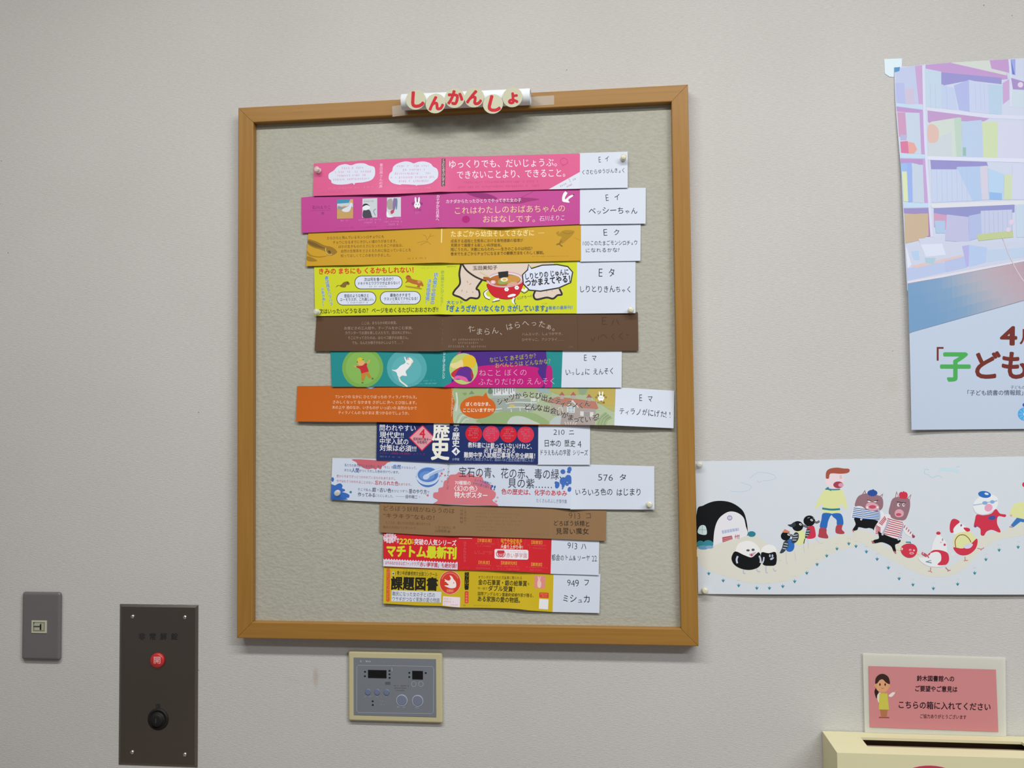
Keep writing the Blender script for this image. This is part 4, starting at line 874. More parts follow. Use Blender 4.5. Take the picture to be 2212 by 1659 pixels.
# ---- 12 yellow
def art12(p):
    p.c = 'J'; t = 'lettering'; k = '#22221a'
    p.rrect('orange_bar', 801, 990, 846, 1416, 22, '#c45a2c')
    for i in range(14): p.fine(t, 808, 1012 + i * 28, 840, 1012 + i * 28, 22, '#d89a60')
    p.fine(t, 1015, 1014, 1335, 1028, 18, '#6a6420'); p.poly('illustration', [(876,1038),(900,1040),(902,1078),(872,1076)], '#d6d6c8'); p.ell('illustration', 888, 1060, 10, 14, '#3a4a5a'); p.line('illustration', [(918,1040),(914,1080)], 8, '#6a8a30')
    p.txt(t, '青少年読書感想文全国コンクール', 935, 1050, 1452, 1072, 50, '#2e3420', .008); p.fine(t, 940, 1090, 1450, 1108, 12, '#8a8424')
    p.txt(t, '課題図書', 864, 1180, 1454, 1194, 162, k, .035)
    p.poly('white_box', [(872,1272),(1506,1292),(1500,1430),(868,1410)], '#c8cedb'); p.txt(t, '難民になった女の子と1匹の', 880, 1313, 1422, 1334, 56, '#333b4e'); p.txt(t, 'ウサギがつなぐ家族の愛の物語', 880, 1378, 1482, 1400, 56, '#333b4e')
    b = 'round_badge'; p.ell(b, 1616, 1173, 140, 152, '#dcae98'); p.ell(b, 1616, 1173, 132, 144, '#c63a2c')
    p.line(b, [(1616 + 112 * math.cos(a), 1173 + 122 * math.sin(a)) for a in [math.radians(200 + 8 * i) for i in range(18)]], 14, '#d0705c')
    p.blob(b, [(1610,1085),(1640,1095),(1660,1130),(1690,1170),(1690,1230),(1640,1245),(1590,1235),(1545,1210),(1600,1205),(1570,1170),(1545,1130),(1595,1150),(1625,1125)], '#e3d6d4'); p.line(b, [(1548,1160),(1600,1150)], 10, '#e3d6d4'); p.poly(b, [(1655,1168),(1670,1172),(1662,1190)], '#c63a2c')
    p.rrect(b, 1570, 1255, 1665, 1300, 12, '#d0604c'); p.fine(t, 1580, 1276, 1658, 1280, 26, '#e6bcae')
    p.poly('white_box', [(1526,1345),(1746,1362),(1742,1488),(1520,1464)], '#dccfd8')
    for i in range(3): p.fine(t, 1538, 1378 + i * 36, 1640 + i * 40, 1384 + i * 38, 22, '#cc7f92')
    p.c = 'K'
    p.vtxt(t, '課題図書', 288, 1070, 286, 1236, 58, k, .03); p.rrect('orange_bar', 262, 1284, 310, 1436, 12, '#c8452c'); p.vtxt(t, '小学校高', 286, 1310, 286, 1412, 26, '#e0b090'); p.fine(t, 245, 1462, 316, 1466, 22, '#4f4c18')
    p.txt(t, 'オランダのすぐれた児童書に贈られる', 435, 1104, 992, 1116, 40, k, .002); p.txt(t, '金の石筆賞・銀の絵筆賞', 435, 1166, 1056, 1186, 70, k, .016); p.txt(t, 'を', 1064, 1192, 1090, 1193, 34, k)
    p.txt(t, '作・絵で', 430, 1246, 552, 1250, 34, k); p.txt(t, 'ダブル受賞！', 564, 1244, 900, 1258, 68, k, .018); p.txt(t, '国際アンデルセン賞最終候補作家が贈る、', 430, 1314, 1142, 1338, 48, k, .008); p.txt(t, 'ある家族の愛の物語。', 430, 1378, 970, 1396, 68, k, .016)
    p.fine(t, 375, 1464, 600, 1468, 14, '#7a751e')
    p.poly('rabbit_square', [(1155,1084),(1292,1092),(1286,1250),(1150,1240)], '#cf8580'); p.blob('rabbit_square', [(1196,1230),(1190,1170),(1200,1140),(1195,1095),(1208,1100),(1212,1130),(1225,1095),(1232,1105),(1225,1145),(1240,1180),(1230,1238)], '#dcb9ae')
    p.rrect('red_tag', 1215, 1298, 1336, 1366, 10, '#c8432c', 6); p.fine(t, 1228, 1318, 1322, 1324, 18, '#e2b08c'); p.fine(t, 1248, 1344, 1305, 1348, 18, '#e2b08c')
    p.poly('white_box', [(1216,1380),(1334,1388),(1328,1516),(1210,1506)], '#d6d8dc')
def card12(p):
    p.c = 'K'; p.hand('handwriting', '949 フ', 1578, 1170, 1862, 1176, 96); p.hand('handwriting', 'ミシュカ', 1505, 1370, 1872, 1386, 98)
make_band('golden yellow book band with bold black title and red round badge, lowest on the board', '#bfa61e',
          pts('J', (765,945),(1740,990)) + pts('K', (900,1005),(1397,1042)), pts('J', (765,1436),(1200,1466),(1500,1471),(1740,1492)) + pts('K', (500,1494),(800,1499),(950,1506),(1100,1526),(1386,1548)),
          pts('K', (1380,1042),(1997,1064),(1983,1562),(1376,1548)), 973, art12, card12, waves=((1120, .002, .03), (810, .0015, .03)))

# ------------------------------------------------------------------ push pins
def pin_part(root, name, prof, tilt, m):
    bm = bmesh.new(); bm_lathe(bm, prof, root.location, tilt, 20); return from_bm(name, bm, m, root, smooth=True)
pin_proto = None
def push_pin(u, v, Y, label, m, tilt=(0, -1, 0), group='push pins'):
    x, z = unproject(u, v, Y)
    r = thing('push_pin', label, 'push pin', (x, Y, z), group)
    pin_part(r, 'pin_head', [(0.0, 0.0002), (.0042, .0003), (.0050, .0010), (.0046, .0018), (.0030, .0024), (.0026, .0052), (.0032, .0074), (.0046, .0082), (.0048, .0092), (.0040, .0099), (0.0, .0101)], tilt, m)
    pin_part(r, 'pin_needle', [(.0004, -.0060), (.0005, .0010)], tilt, M_STEEL)
push_pin(689, 369, YC - .0030, 'clear push pin at the left end of the bright pink band', M_PIN, (-.15, -1, .1))
push_pin(1346, 343, YC - .0030, 'cream push pin at the upper right of the topmost white card', M_PINC, (.1, -1, .1))
push_pin(687, 675, YC - .0052, 'pale push pin at the bottom left of the lime band', M_PIN, (-.1, -1, .1))
push_pin(1362, 671, YC - .0052, 'pale push pin at the bottom right of the lime band\'s white card', M_PINC, (.1, -1, .1))
push_pin(730, 1064, YC - .0052, 'clear push pin in the blue paint splash of the white band', M_PIN, (.1, -1, -.05))
push_pin(1402, 1090, YC - .0052, 'cream push pin at the lower right of the paint band\'s white card', M_PINC, (.1, -1, .1))

# ------------------------------------------------------------------ title roll on the frame
YT = YF - 0.0135
p0 = unproject(*cp('T', 272, 393), YT); p1 = unproject(*cp('T', 1803, 326), YT)
sign = thing('title_sign', 'rolled white paper sign of round red hiragana letter discs taped on the top frame', 'sign', ((p0[0] + p1[0]) / 2, YF, (p0[1] + p1[1]) / 2))
bm = bmesh.new(); ax = Vector((p1[0] - p0[0], 0, p1[1] - p0[1])); ln = ax.length
bm_lathe(bm, [(.0115, 0), (.0132, 0), (.0134, .0004), (.0134, ln - .0004), (.0132, ln), (.0115, ln), (.0115, ln - .012), (.0002, ln - .0121)], (p0[0], YT, p0[1]), ax, 40)
paper_roll = from_bm('paper_roll', bm, ink('#d0d6da', .5, .3), sign, smooth=True)
crisp(paper_roll)
YD = YT - 0.0150
for k, (c_, cx, cy, r, rot) in enumerate((('し',432,362,118,-4),('ん',668,406,120,-2),('か',897,342,118,6),('ん',1130,336,118,12),('し',1354,412,120,6),('ょ',1587,332,120,-4))):
    x, z = unproject(*cp('T', cx, cy), YD); x2, _ = unproject(*cp('T', cx + r, cy), YD); rad = x2 - x
    bm = bmesh.new(); bm_lathe(bm, [(0, -.0010), (rad, -.0010), (rad, .0), (0, .0001)], (x, YD, z), (0.02 * (-1) ** k, -1, 0.06 if k in (1, 4) else 0.0), 40)
    d = from_bm('letter_disc', bm, ink('#b6b79f', .6, .25), sign); d['label'] = 'cream round disc with a red letter'
    pr = Print(sign, YD - .0001, lambda x_, z_, xc=x, zc=z, kk=k: -(0.02 * (-1) ** kk * (x_ - xc) + (0.06 if kk in (1, 4) else 0.0) * (z_ - zc)), step=.05, zstep=.05); pr.c = 'T'
    pr.ch('letter', c_, cx + (12 if c_ == 'し' else 6 if c_ != 'ょ' else 6), cy + (-4 if c_ != 'ょ' else -6), 195 if c_ == 'し' else 178 if c_ != 'ょ' else 165, '#b51f2e', .05, rot + (6 if c_ == 'し' else 0))
    pr.build({'letter': d})
    o = d.children[0]; o.location = (0, 0, 0)
def flat_piece(name, pts_w, y0, y1, m, parent=None):
    """thin slab with outline pts_w (x,z) between y0 and y1"""
    bm = bmesh.new(); a = [bm.verts.new((x, y0, z)) for x, z in pts_w]; b = [bm.verts.new((x, y1, z)) for x, z in pts_w]
    bm.faces.new(a); bm.faces.new(b[::-1])
    for i in range(len(a)): bm.faces.new((a[i], a[(i + 1) % len(a)], b[(i + 1) % len(a)], b[i]))
    return from_bm(name, bm, m, parent)
flat_piece('clear_tape', [unproject(*cp('T', *q), YF) for q in ((150,440),(330,415),(335,545),(155,565))], YF - .0003, YF - .0001, M_TAPE, sign)
flat_piece('clear_tape', [unproject(*cp('T', *q), YF) for q in ((1780,330),(2085,310),(2085,420),(1790,440))], YF - .0003, YF - .0001, M_TAPE, sign)
bm = bmesh.new(); vs = [bm.verts.new(v) for v in ((lambda a: (a[0], YF - .0005, a[1]))(unproject(*cp('T', 1800, 410), YF)), (lambda a: (a[0], YF - .0005, a[1]))(unproject(*cp('T', 1950, 425), YF)), (lambda a: (a[0], YT, a[1]))(unproject(*cp('T', 1810, 340), YT)))]; bm.faces.new(vs)
from_bm('clear_tape', bm, M_TAPE, sign)

# ------------------------------------------------------------------ picture scroll with marching animals
YS = -0.0016
sl = [unproject(*cp('L', 60, 86), YS), unproject(*cp('L', 95, 1570), YS)]
sr = [unproject(2212, 985.8, YS), unproject(2212, 1283.1, YS)]
kx = 1.35
tr_ = (sl[0][0] + (sr[0][0] - sl[0][0]) * kx, sl[0][1] + (sr[0][1] - sl[0][1]) * kx); br_ = (sl[1][0] + (sr[1][0] - sl[1][0]) * kx, sl[1][1] + (sr[1][1] - sl[1][1]) * kx)
def bend_s(x, z):
    t = (sl[0][1] - z) / (sl[0][1] - sl[1][1]); s = (x - sl[0][0]) / (sr[0][0] - sl[0][0])
    e = 1 - math.exp(-max(0, s) * 6)
    return 0.0004 + 0.0028 * max(0, t) ** 2 * e + 0.0012 * (1 - t) ** 2 * e + 0.0009 * (1 + math.sin(s * 9)) * e
scroll = thing('picture_scroll', 'long white paper picture of a procession of animals in hats and striped shirts', 'poster', ((sl[0][0] + tr_[0]) / 2, -.001, sl[1][1]))
bm = bmesh.new(); cols = []
for i in range(61):
    s = i / 60; c_ = []
    for j in range(13):
        t = j / 12
        xa, za = sl[0][0] + (tr_[0] - sl[0][0]) * s, sl[0][1] + (tr_[1] - sl[0][1]) * s; xb, zb = sl[1][0] + (br_[0] - sl[1][0]) * s, sl[1][1] + (br_[1] - sl[1][1]) * s
        x, z = xa + (xb - xa) * t, za + (zb - za) * t; c_.append(bm.verts.new((x, YS - bend_s(x, z), z)))
    cols.append(c_)
for a, b in zip(cols, cols[1:]):
    for j in range(12): bm.faces.new((a[j], a[j + 1], b[j + 1], b[j]))
sp_ = from_bm('paper_sheet', bm, ink('#c6ced6', .5, .3), scroll, smooth=True); md = sp_.modifiers.new('thickness', 'SOLIDIFY'); md.thickness = .0002; md.offset = 0; crisp(sp_)
p = Print(scroll, YS, bend_s); p.dz = 0.000015; p.c = 'L'
BK = '#0d1014'; TE = '#2c7c8c'; BL = '#2a64b0'; RD = '#c03248'; PY = '#cfd49a'; CRM = '#cccdc3'
# cream meadow
p.blob('meadow', [(85,1060),(280,1010),(520,950),(760,930),(1000,1100),(1260,1020),(1500,960),(1740,900),(1900,960),(1850,1040),(1640,1090),(1480,1180),(1330,1300),(1150,1400),(960,1440),(700,1450),(420,1380),(180,1290),(100,1200)], CRM)
p.c = 'M'
p.blob('meadow', [(0,860),(200,880),(400,1050),(560,960),(760,1130),(1000,1280),(1250,1150),(1440,920),(1700,860),(1929,760),(1929,900),(1640,960),(1440,1080),(1280,1260),(1060,1370),(800,1360),(600,1270),(420,1180),(240,1080),(60,960)], CRM)
p.c = 'L'
for l in ([(670,275),(750,215),(850,212),(940,240),(960,270),(900,295),(820,300)],[(750,300),(780,318),(805,300)],[(450,415),(520,425),(640,415),(690,370),(630,340),(565,318)]): p.line('cloud_drawing', l, 7, '#b2c4d6')
p.c = 'M'; p.line('cloud_drawing', [(860,180),(815,175),(810,220),(860,240),(890,268),(960,245),(1010,268)], 8, '#a9c6d4'); p.line('cloud_drawing', [(970,180),(1080,175),(1190,200)], 34, '#b7d0da'); p.line('cloud_drawing', [(1160,150),(1200,140)], 8, '#a9c6d4')
p.c = 'L'; h = 'house_drawing'
p.blob(h, [(80,1000),(80,640),(150,580),(260,535),(370,528),(470,550),(560,605),(610,670),(640,790),(648,900),(635,905),(620,780),(590,710),(520,660),(440,655),(360,700),(310,760),(280,860),(262,1000)], BK)
p.blob(h, [(262,1000),(275,860),(305,760),(355,695),(440,648),(530,660),(600,715),(622,800),(640,910),(500,960),(365,992),(262,1030)], '#d5d6dc')
p.blob(h, [(92,890),(105,820),(145,798),(180,820),(185,905)], '#bfd3d6', 4); p.line(h, [(140,805),(140,898)], 5, '#7fa3a8', False); p.line(h, [(98,850),(184,852)], 5, '#7fa3a8', False)
p.ell(h, 446, 718, 28, 28, '#8a80ac'); p.ell(h, 446, 718, 19, 19, '#c9c6da'); p.line(h, [(446,700),(446,736)], 4, '#8a80ac', False)
p.poly(h, [(355,860),(548,828),(552,860),(362,895)], '#b3bcd6')
for k in range(6): p.line(h, [(372 + k * 30, 893 - k * 6),(366 + k * 30, 858 - k * 5)], 7, '#8f9cc4', False)
p.poly(h, [(362,935),(470,915),(480,955),(366,992)], '#a8505a'); p.line(h, [(370,955),(470,932)], 5, '#d0a0a4', False); p.line(h, [(370,975),(475,948)], 5, '#d0a0a4', False)
for x in (510, 530, 548): p.line(h, [(x, 950),(x + 2, 905)], 7, '#a8505a', False)
p.line(h, [(498,930),(556,915)], 7, '#a8505a', False)
p.ell('bush_drawing', 120, 1015, 45, 42, '#2f7a86'); p.ell('bush_drawing', 205, 1012, 58, 45, '#35808e'); p.ell('bush_drawing', 150, 1050, 60, 24, '#5f8fae'); p.ell('bush_drawing', 220, 1045, 44, 18, '#7c9cc0'); p.ell('bush_drawing', 690, 898, 45, 32, '#2b7888')
o = 'rice_ball_drawing'
p.blob(o, [(510,1092),(540,1010),(620,975),(700,985),(765,1040),(790,1110),(770,1180),(620,1200),(520,1150)], '#dcdddd'); p.blob(o, [(512,1092),(600,1130),(685,1158),(740,1120),(768,1100),(790,1130),(800,1200),(770,1265),(680,1298),(580,1288),(500,1245),(466,1185),(475,1130)], BK)
p.ell(o, 650, 1080, 20, 12, '#4a5060'); p.ell(o, 706, 1074, 18, 14, '#4a5060'); p.blob(o, [(660,1125),(700,1108),(740,1100),(715,1130),(690,1150)], '#b8a0ac'); p.ell(o, 690, 1132, 12, 10, '#b03050')
p.line(o, [(535,1145),(522,1185),(530,1225)], 20, '#b9c0d2'); p.line(o, [(775,1140),(790,1180),(788,1220)], 20, '#b9c0d2')
for l in ([(600,1295),(598,1330),(620,1340)],[(745,1280),(755,1310),(785,1320)],[(850,1250),(850,1320),(870,1330)],[(930,1280),(945,1310),(965,1305)]): p.line(o, l, 14, '#b3b2c6')
p.blob('rice_ball_drawing#2', [(800,1110),(808,1050),(880,1015),(950,1040),(965,1110),(880,1120)], '#dcdddd'); p.blob(o, [(800,1102),(880,1112),(960,1102),(962,1235),(880,1252),(818,1240),(798,1180)], BK, 3); p.ell(o, 893, 1140, 9, 16, '#aab4cc'); p.ell(o, 922, 1140, 9, 16, '#aab4cc'); p.blob(o, [(895,1175),(915,1160),(940,1160),(925,1180),(905,1188)], '#aab4cc'); p.line(o, [(826,1155),(822,1190),(808,1225)], 16, '#b9c0d2')
b = 'bird_drawing'
for (hx, hy, r_, body, bc) in ((1070,920,54,[(1080,960),(1150,960),(1168,1040),(1140,1090),(1085,1088),(1062,1020)],BL),(1205,810,62,[(1180,870),(1270,860),(1290,950),(1270,1005),(1200,1020),(1165,960)],PY),(1335,750,65,[(1310,830),(1380,805),(1405,880),(1400,935),(1340,952),(1295,930)],RD)):
    p.blob(b, body, bc); p.ell(b, hx, hy, r_, r_ * .92, BK)
p.poly(b, [(1030,880),(1060,842),(1118,870),(1110,885)], '#c8785c'); p.blob(b, [(1092,795),(1130,788),(1165,765),(1185,800),(1140,822)], '#2a3440')
for l in ([(1120,905),(1150,920)],[(1262,800),(1300,815),(1325,820)],[(1395,760),(1420,770),(1450,752)]): p.line(b, l, 22, BK); p.line(b, l, 4, '#b9c0c8')
for (x, y) in ((1105,905),(1236,790),(1362,742)): p.ell(b, x, y, 16, 11, '#d5dade', 30); p.ell(b, x + 3, y, 6, 6, BK)
p.line(b, [(1315,720),(1340,712)], 5, '#aab4b8'); p.line(b, [(1375,715),(1395,730)], 5, '#aab4b8')
for (pa, l2) in (([(1050,985),(1090,970),(1100,1030),(1050,1100),(1005,1110),(1030,1050)],((1052,1000,1095,1010),(1045,1030,1092,1036),(1035,1058,1075,1064))),([(1150,920),(1180,878),(1215,895),(1210,960),(1170,1000),(1135,985)],((1155,915,1205,905),(1150,940,1205,935),(1145,965,1190,965))),([(1300,860),(1335,840),(1345,880),(1320,920),(1288,945)],((1300,865,1340,862),(1296,890,1335,890),(1292,915,1322,918)))):
    p.blob(b, pa, '#323c48')
    for q in l2: p.line(b, [q[:2], q[2:]], 7, '#c9d0d4', False)
p.line(b, [(1285,950),(1272,1005)], 9, BK)
for l in ([(1075,1090),(1078,1215),(1095,1220)],[(1170,1090),(1180,1190)],[(1270,1010),(1280,1105)],[(1315,950),(1325,1060)],[(1400,940),(1450,1000),(1485,1000)],[(1000,1195),(1025,1190)]): p.line(b, l, 8, '#bcbfcc')
m = 'man_drawing'
p.blob(m, [(1525,240),(1560,215),(1700,215),(1725,260),(1720,320),(1690,380),(1600,390),(1530,350),(1515,290)], '#d9cbd2'); p.blob(m, [(1520,270),(1525,205),(1560,170),(1640,155),(1720,165),(1775,168),(1788,190),(1765,215),(1690,225),(1600,220),(1565,230),(1555,275),(1535,280)], '#9c5140')
p.ell(m, 1660, 348, 56, 38, '#9a3c50'); p.ell(m, 1690, 350, 30, 22, '#cf8fa4'); p.line(m, [(1675,250),(1700,250)], 5, '#8a7480'); p.line(m, [(1675,270),(1700,270)], 5, '#8a7480')
p.blob(m, [(1515,400),(1600,410),(1690,400),(1725,450),(1760,590),(1740,612),(1680,560),(1680,660),(1640,672),(1590,664),(1540,672),(1485,650),(1480,560),(1420,612),(1405,585),(1460,470)], PY); p.line(m, [(1480,612),(1580,625),(1680,620)], 22, TE); p.line(m, [(1520,392),(1600,402),(1680,398)], 15, TE); p.blob(m, [(1512,400),(1545,372),(1560,390),(1585,420),(1550,405)], TE)
p.blob(m, [(1490,665),(1590,672),(1570,700),(1545,760),(1525,838),(1455,825),(1470,740)], BL, 4); p.blob(m, [(1590,672),(1680,668),(1712,720),(1712,800),(1648,800),(1640,740),(1600,705)], BL, 4); p.blob(m, [(1455,830),(1525,838),(1528,885),(1548,930),(1530,948),(1440,932),(1440,890)], '#a2404c', 4); p.blob(m, [(1645,798),(1705,796),(1700,845),(1730,880),(1710,898),(1640,890),(1628,850)], '#a2404c', 4)
t = 'grass_drawing'
def tuft(x, y): p.poly(t, [(x - 22,y - 14),(x - 6,y - 4),(x - 2,y - 26),(x + 6,y - 5),(x + 22,y - 14),(x + 8,y + 12),(x,y + 22),(x - 10,y + 10)], '#2f7f96'); p.fine(t, x - 20, y - 55, x + 24, y - 57, 8, '#b9aab0')
for q in ((212,1340),(373,1418),(545,1472),(747,1500),(888,1500),(1037,1480),(1170,1425),(1306,1332),(1422,1236),(1530,1140),(1645,1062),(1778,1005),(1858,1034)): tuft(*q)
p.c = 'M'
for q in ((160,1095),(280,1178),(405,1275),(524,1395),(677,1463),(904,1504),(1174,1455),(1365,1332),(1491,1180),(1640,1075),(1853,1042)): tuft(*q)
w = 'wolf_drawing#1'; FUR = '#8c6a74'
# wolf with blue beret
p.poly(w, [(105,465),(145,405),(160,455)], FUR); p.poly(w, [(300,480),(348,445),(335,505)], FUR); p.poly(w, [(118,462),(142,425),(148,455)], '#d3ccd4'); p.poly(w, [(312,482),(338,462),(330,498)], '#d3ccd4')
p.blob(w, [(30,575),(60,490),(110,455),(180,445),(290,465),(340,500),(348,580),(320,630),(240,648),(150,630),(100,590),(60,600)], FUR)
p.blob(w, [(30,600),(100,588),(180,635),(300,648),(335,640),(360,690),(310,752),(200,748),(25,722),(-5,740),(-10,680)], '#d3d8e0')
for k in range(6): p.line(w, [(20 - k * 4, 608 + k * 20),(140, 622 + k * 21),(310, 655 + k * 17)], 9, '#2f62a0')
for x in (115, 310): p.line(w, [(x - 20,605),(x,680),(x - 5,738)], 16, '#a3a8bc')
p.blob(w, [(25,720),(120,730),(290,752),(250,835),(190,830),(150,835),(75,822),(60,850),(20,862),(5,850),(40,790)], BK, 4); p.ell(w, 102, 735, 12, 12, '#b9bcca'); p.line(w, [(5,850),(18,875)], 12, '#b0606a'); p.poly(w, [(220,830),(262,800),(250,865)], BK)
p.ell(w, 228, 440, 56, 36, '#2a4c94'); p.ell(w, 236, 405, 10, 8, '#2a4c94'); p.blob(w, [(150,600),(170,555),(230,545),(290,575),(300,615),(240,640),(175,625)], '#cc9aa8'); p.ell(w, 228, 595, 40, 20, '#b54a60'); p.ell(w, 192, 532, 18, 10, '#d6d3d8'); p.ell(w, 258, 534, 16, 10, '#d6d3d8'); p.line(w, [(170,518),(215,528)], 7, '#33282e'); p.line(w, [(245,530),(295,520)], 7, '#33282e')
p.ell(w, 170, 600, 10, 12, '#dcdce0'); p.ell(w, 285, 600, 10, 12, '#dcdce0')
w = 'wolf_drawing#2'
p.poly(w, [(478,500),(497,418),(522,480)], FUR); p.poly(w, [(615,500),(664,450),(645,520)], FUR); p.poly(w, [(488,492),(500,440),(514,478)], '#d3ccd4'); p.poly(w, [(625,500),(652,470),(640,512)], '#d3ccd4')
p.blob(w, [(425,580),(450,510),(500,485),(580,490),(640,510),(648,590),(625,680),(590,740),(520,745),(440,715),(410,660)], FUR)
p.blob(w, [(350,690),(420,680),(450,735),(560,750),(590,790),(640,870),(700,920),(680,940),(600,900),(560,840),(545,955),(420,930),(330,890),(280,910),(250,890),(255,820)], '#d8d5da')
for k in range(8): p.line(w, [(395 - k * 6, 725 + k * 24),(470, 748 + k * 24),(568 - k * 2, 770 + k * 24)], 10, '#b04452')
for k in range(6): p.line(w, [(300 + k * 12, 770 - k * 14),(340 + k * 8, 800 - k * 12)], 10, '#b04452'); p.line(w, [(262, 800 + k * 18),(318, 830 + k * 13)], 10, '#b04452')
for k in range(5): p.line(w, [(580 + k * 22, 830 + k * 22),(592 + k * 22, 800 + k * 24)], 10, '#b04452')
p.ell(w, 685, 925, 16, 16, '#86405a'); p.line(w, [(415,740),(375,830),(340,900)], 20, '#a3a8bc'); p.line(w, [(570,780),(560,850),(520,950)], 18, '#a3a8bc')
p.blob(w, [(290,870),(330,890),(440,935),(540,965),(520,1000),(480,1020),(490,1090),(465,1095),(430,1030),(340,990),(270,1000),(225,1000),(245,965),(300,945)], BK, 4); p.ell(w, 340, 902, 12, 12, '#b9bcca'); p.ell(w, 518, 958, 12, 12, '#b9bcca'); p.line(w, [(220,975),(245,1000)], 14, '#b0606a'); p.line(w, [(468,1090),(490,1115)], 14, '#b0606a')
p.blob(w, [(525,450),(545,428),(575,430),(605,430),(622,460),(612,500),(575,505),(535,495)], RD); p.ell(w, 577, 425, 8, 7, RD); p.blob(w, [(478,660),(495,630),(540,622),(575,650),(570,695),(520,712),(482,695)], '#cc9aa8'); p.ell(w, 520, 680, 30, 16, '#b54a60'); p.ell(w, 520, 572, 16, 20, '#d6d3d8'); p.ell(w, 577, 572, 14, 20, '#d6d3d8'); p.ell(w, 528, 570, 6, 12, '#33282e'); p.ell(w, 580, 570, 6, 12, '#33282e'); p.line(w, [(500,538),(550,545),(602,550)], 7, '#33282e')
a = 'apple_drawing'
p.blob(a, [(540,1075),(560,1030),(620,1005),(690,1015),(725,1060),(718,1115),(680,1155),(620,1162),(565,1130)], RD); p.ell(a, 648, 1076, 14, 11, '#dfb0b0'); p.ell(a, 690, 1080, 11, 11, '#dfb0b0'); p.ell(a, 648, 1078, 7, 6, RD); p.ell(a, 664, 1112, 25, 13, '#dfb0b0'); p.ell(a, 664, 1112, 16, 6, '#b04a58'); p.line(a, [(600,990),(650,990)], 14, TE); p.line(a, [(650,985),(655,1010)], 8, TE); p.poly(a, [(545,1045),(570,1060),(555,1085)], CRM); p.line(a, [(500,1070),(545,1070)], 14, '#d9d29c'); p.line(a, [(725,1100),(745,1125)], 14, '#d9d29c')
g = 'hen_drawing'
p.blob(g, [(735,1165),(790,1160),(860,1140),(900,1000),(950,910),(1000,930),(1050,1000),(1060,1090),(1078,1170),(1020,1255),(880,1262),(790,1225)], '#d7dade'); p.blob(g, [(950,1240),(990,1190),(985,1120),(940,1095),(870,1110),(900,1080),(960,1075),(1030,1090),(1070,1120),(1078,1190),(1040,1240)], RD); p.line(g, [(870,1110),(850,1130)], 14, RD); p.ell(g, 963, 888, 25, 18, RD); p.ell(g, 1031, 1017, 13, 14, RD); p.ell(g, 1008, 960, 7, 16, '#7d93a4'); p.ell(g, 990, 990, 8, 6, '#d08a9c')
for l in ([(790,1100),(780,1120),(830,1150)],[(785,1130),(830,1130),(855,1165)],[(800,1110),(845,1140)]): p.line(g, l, 12, '#c04a5c')
p.line(g, [(820,1205),(885,1220)], 12, '#6a8a9c'); p.line(g, [(830,1205),(880,1190)], 8, '#6a8a9c')
for l in ([(875,1270),(870,1310),(845,1310)],[(870,1310),(890,1328)],[(1040,1268),(1070,1300),(1095,1300)],[(1070,1300),(1065,1315)],[(1258,1150),(1262,1190),(1290,1190)],[(1262,1190),(1245,1198)],[(1395,1055),(1440,1065),(1470,1050)],[(1440,1065),(1435,1080)]): p.line(g, l, 9, '#b0707a')
g = 'hen_drawing#2'
p.blob(g, [(1130,880),(1140,820),(1190,770),(1250,800),(1290,850),(1310,880),(1240,900),(1150,900)], '#dadcdf'); p.blob(g, [(1125,1000),(1150,910),(1220,875),(1320,880),(1390,960),(1390,1040),(1300,1110),(1180,1090)], PY); p.blob(g, [(1090,800),(1110,740),(1150,728),(1200,760),(1160,800),(1130,840),(1130,880),(1095,875)], RD); p.blob(g, [(1242,830),(1275,825),(1312,838),(1310,865),(1275,868)], RD); p.ell(g, 1217, 800, 10, 14, '#8a5a84', 20)
p.blob(g, [(1130,1045),(1230,1058),(1320,1010),(1388,948),(1398,1000),(1370,1070),(1300,1125),(1220,1135),(1160,1105)], RD, 4); p.line(g, [(1155,1045),(1150,970),(1190,915),(1250,908),(1300,945),(1325,990)], 9, '#8c4238'); p.blob(g, [(1240,1035),(1290,1005),(1345,1010),(1320,1050),(1270,1060)], '#c4c8da'); p.ell(g, 1120, 1125, 26, 20, '#cfd0d8')
s = 'swimmer_drawing'
p.blob(s, [(1350,600),(1370,530),(1430,480),(1540,455),(1620,490),(1625,570),(1590,630),(1500,675),(1400,665)], '#d9dde0'); p.line(s, [(1350,600),(1375,660),(1440,682),(1520,672),(1600,620)], 5, '#a9b0bc'); p.ell(s, 1478, 455, 72, 38, '#2a68b4', 8); p.ell(s, 1500, 448, 24, 12, '#cfd8e2', 15); p.line(s, [(1350,575),(1450,560),(1480,548),(1570,535),(1620,525)], 12, '#9fb2cc'); p.ell(s, 1482, 550, 30, 20, '#7fa3d0'); p.ell(s, 1565, 538, 26, 20, '#7fa3d0'); p.ell(s, 1522, 603, 46, 42, '#d79ab4', -30)
p.blob(s, [(1390,680),(1460,688),(1550,670),(1605,618),(1650,668),(1715,680),(1705,708),(1630,700),(1618,780),(1655,860),(1640,880),(1560,850),(1500,870),(1470,915),(1435,905),(1430,840),(1385,810),(1358,815),(1370,740)], RD, 4); p.ell(s, 1562, 716, 42, 24, '#3d4f94', -8); p.ell(s, 1375, 812, 14, 12, '#5a4a7c')
p.blob(s, [(1762,690),(1790,590),(1850,545),(1960,550),(1990,640),(1980,730),(1880,720)], PY); p.poly(s, [(1770,800),(1840,715),(1980,745),(1960,775),(1880,760),(1800,822)], '#3870b0'); p.line(s, [(1755,815),(1795,822)], 14, '#b08a90'); p.ell(s, 1775, 690, 12, 12, '#cf9aa6'); p.ell(s, 1925, 345, 25, 28, RD)
p.build()
push_pin(*cp('L', 108, 128), YS - .0008, 'clear push pin at the upper left corner of the animal picture', M_PIN, (-.1, -1, .3), group='push pins')
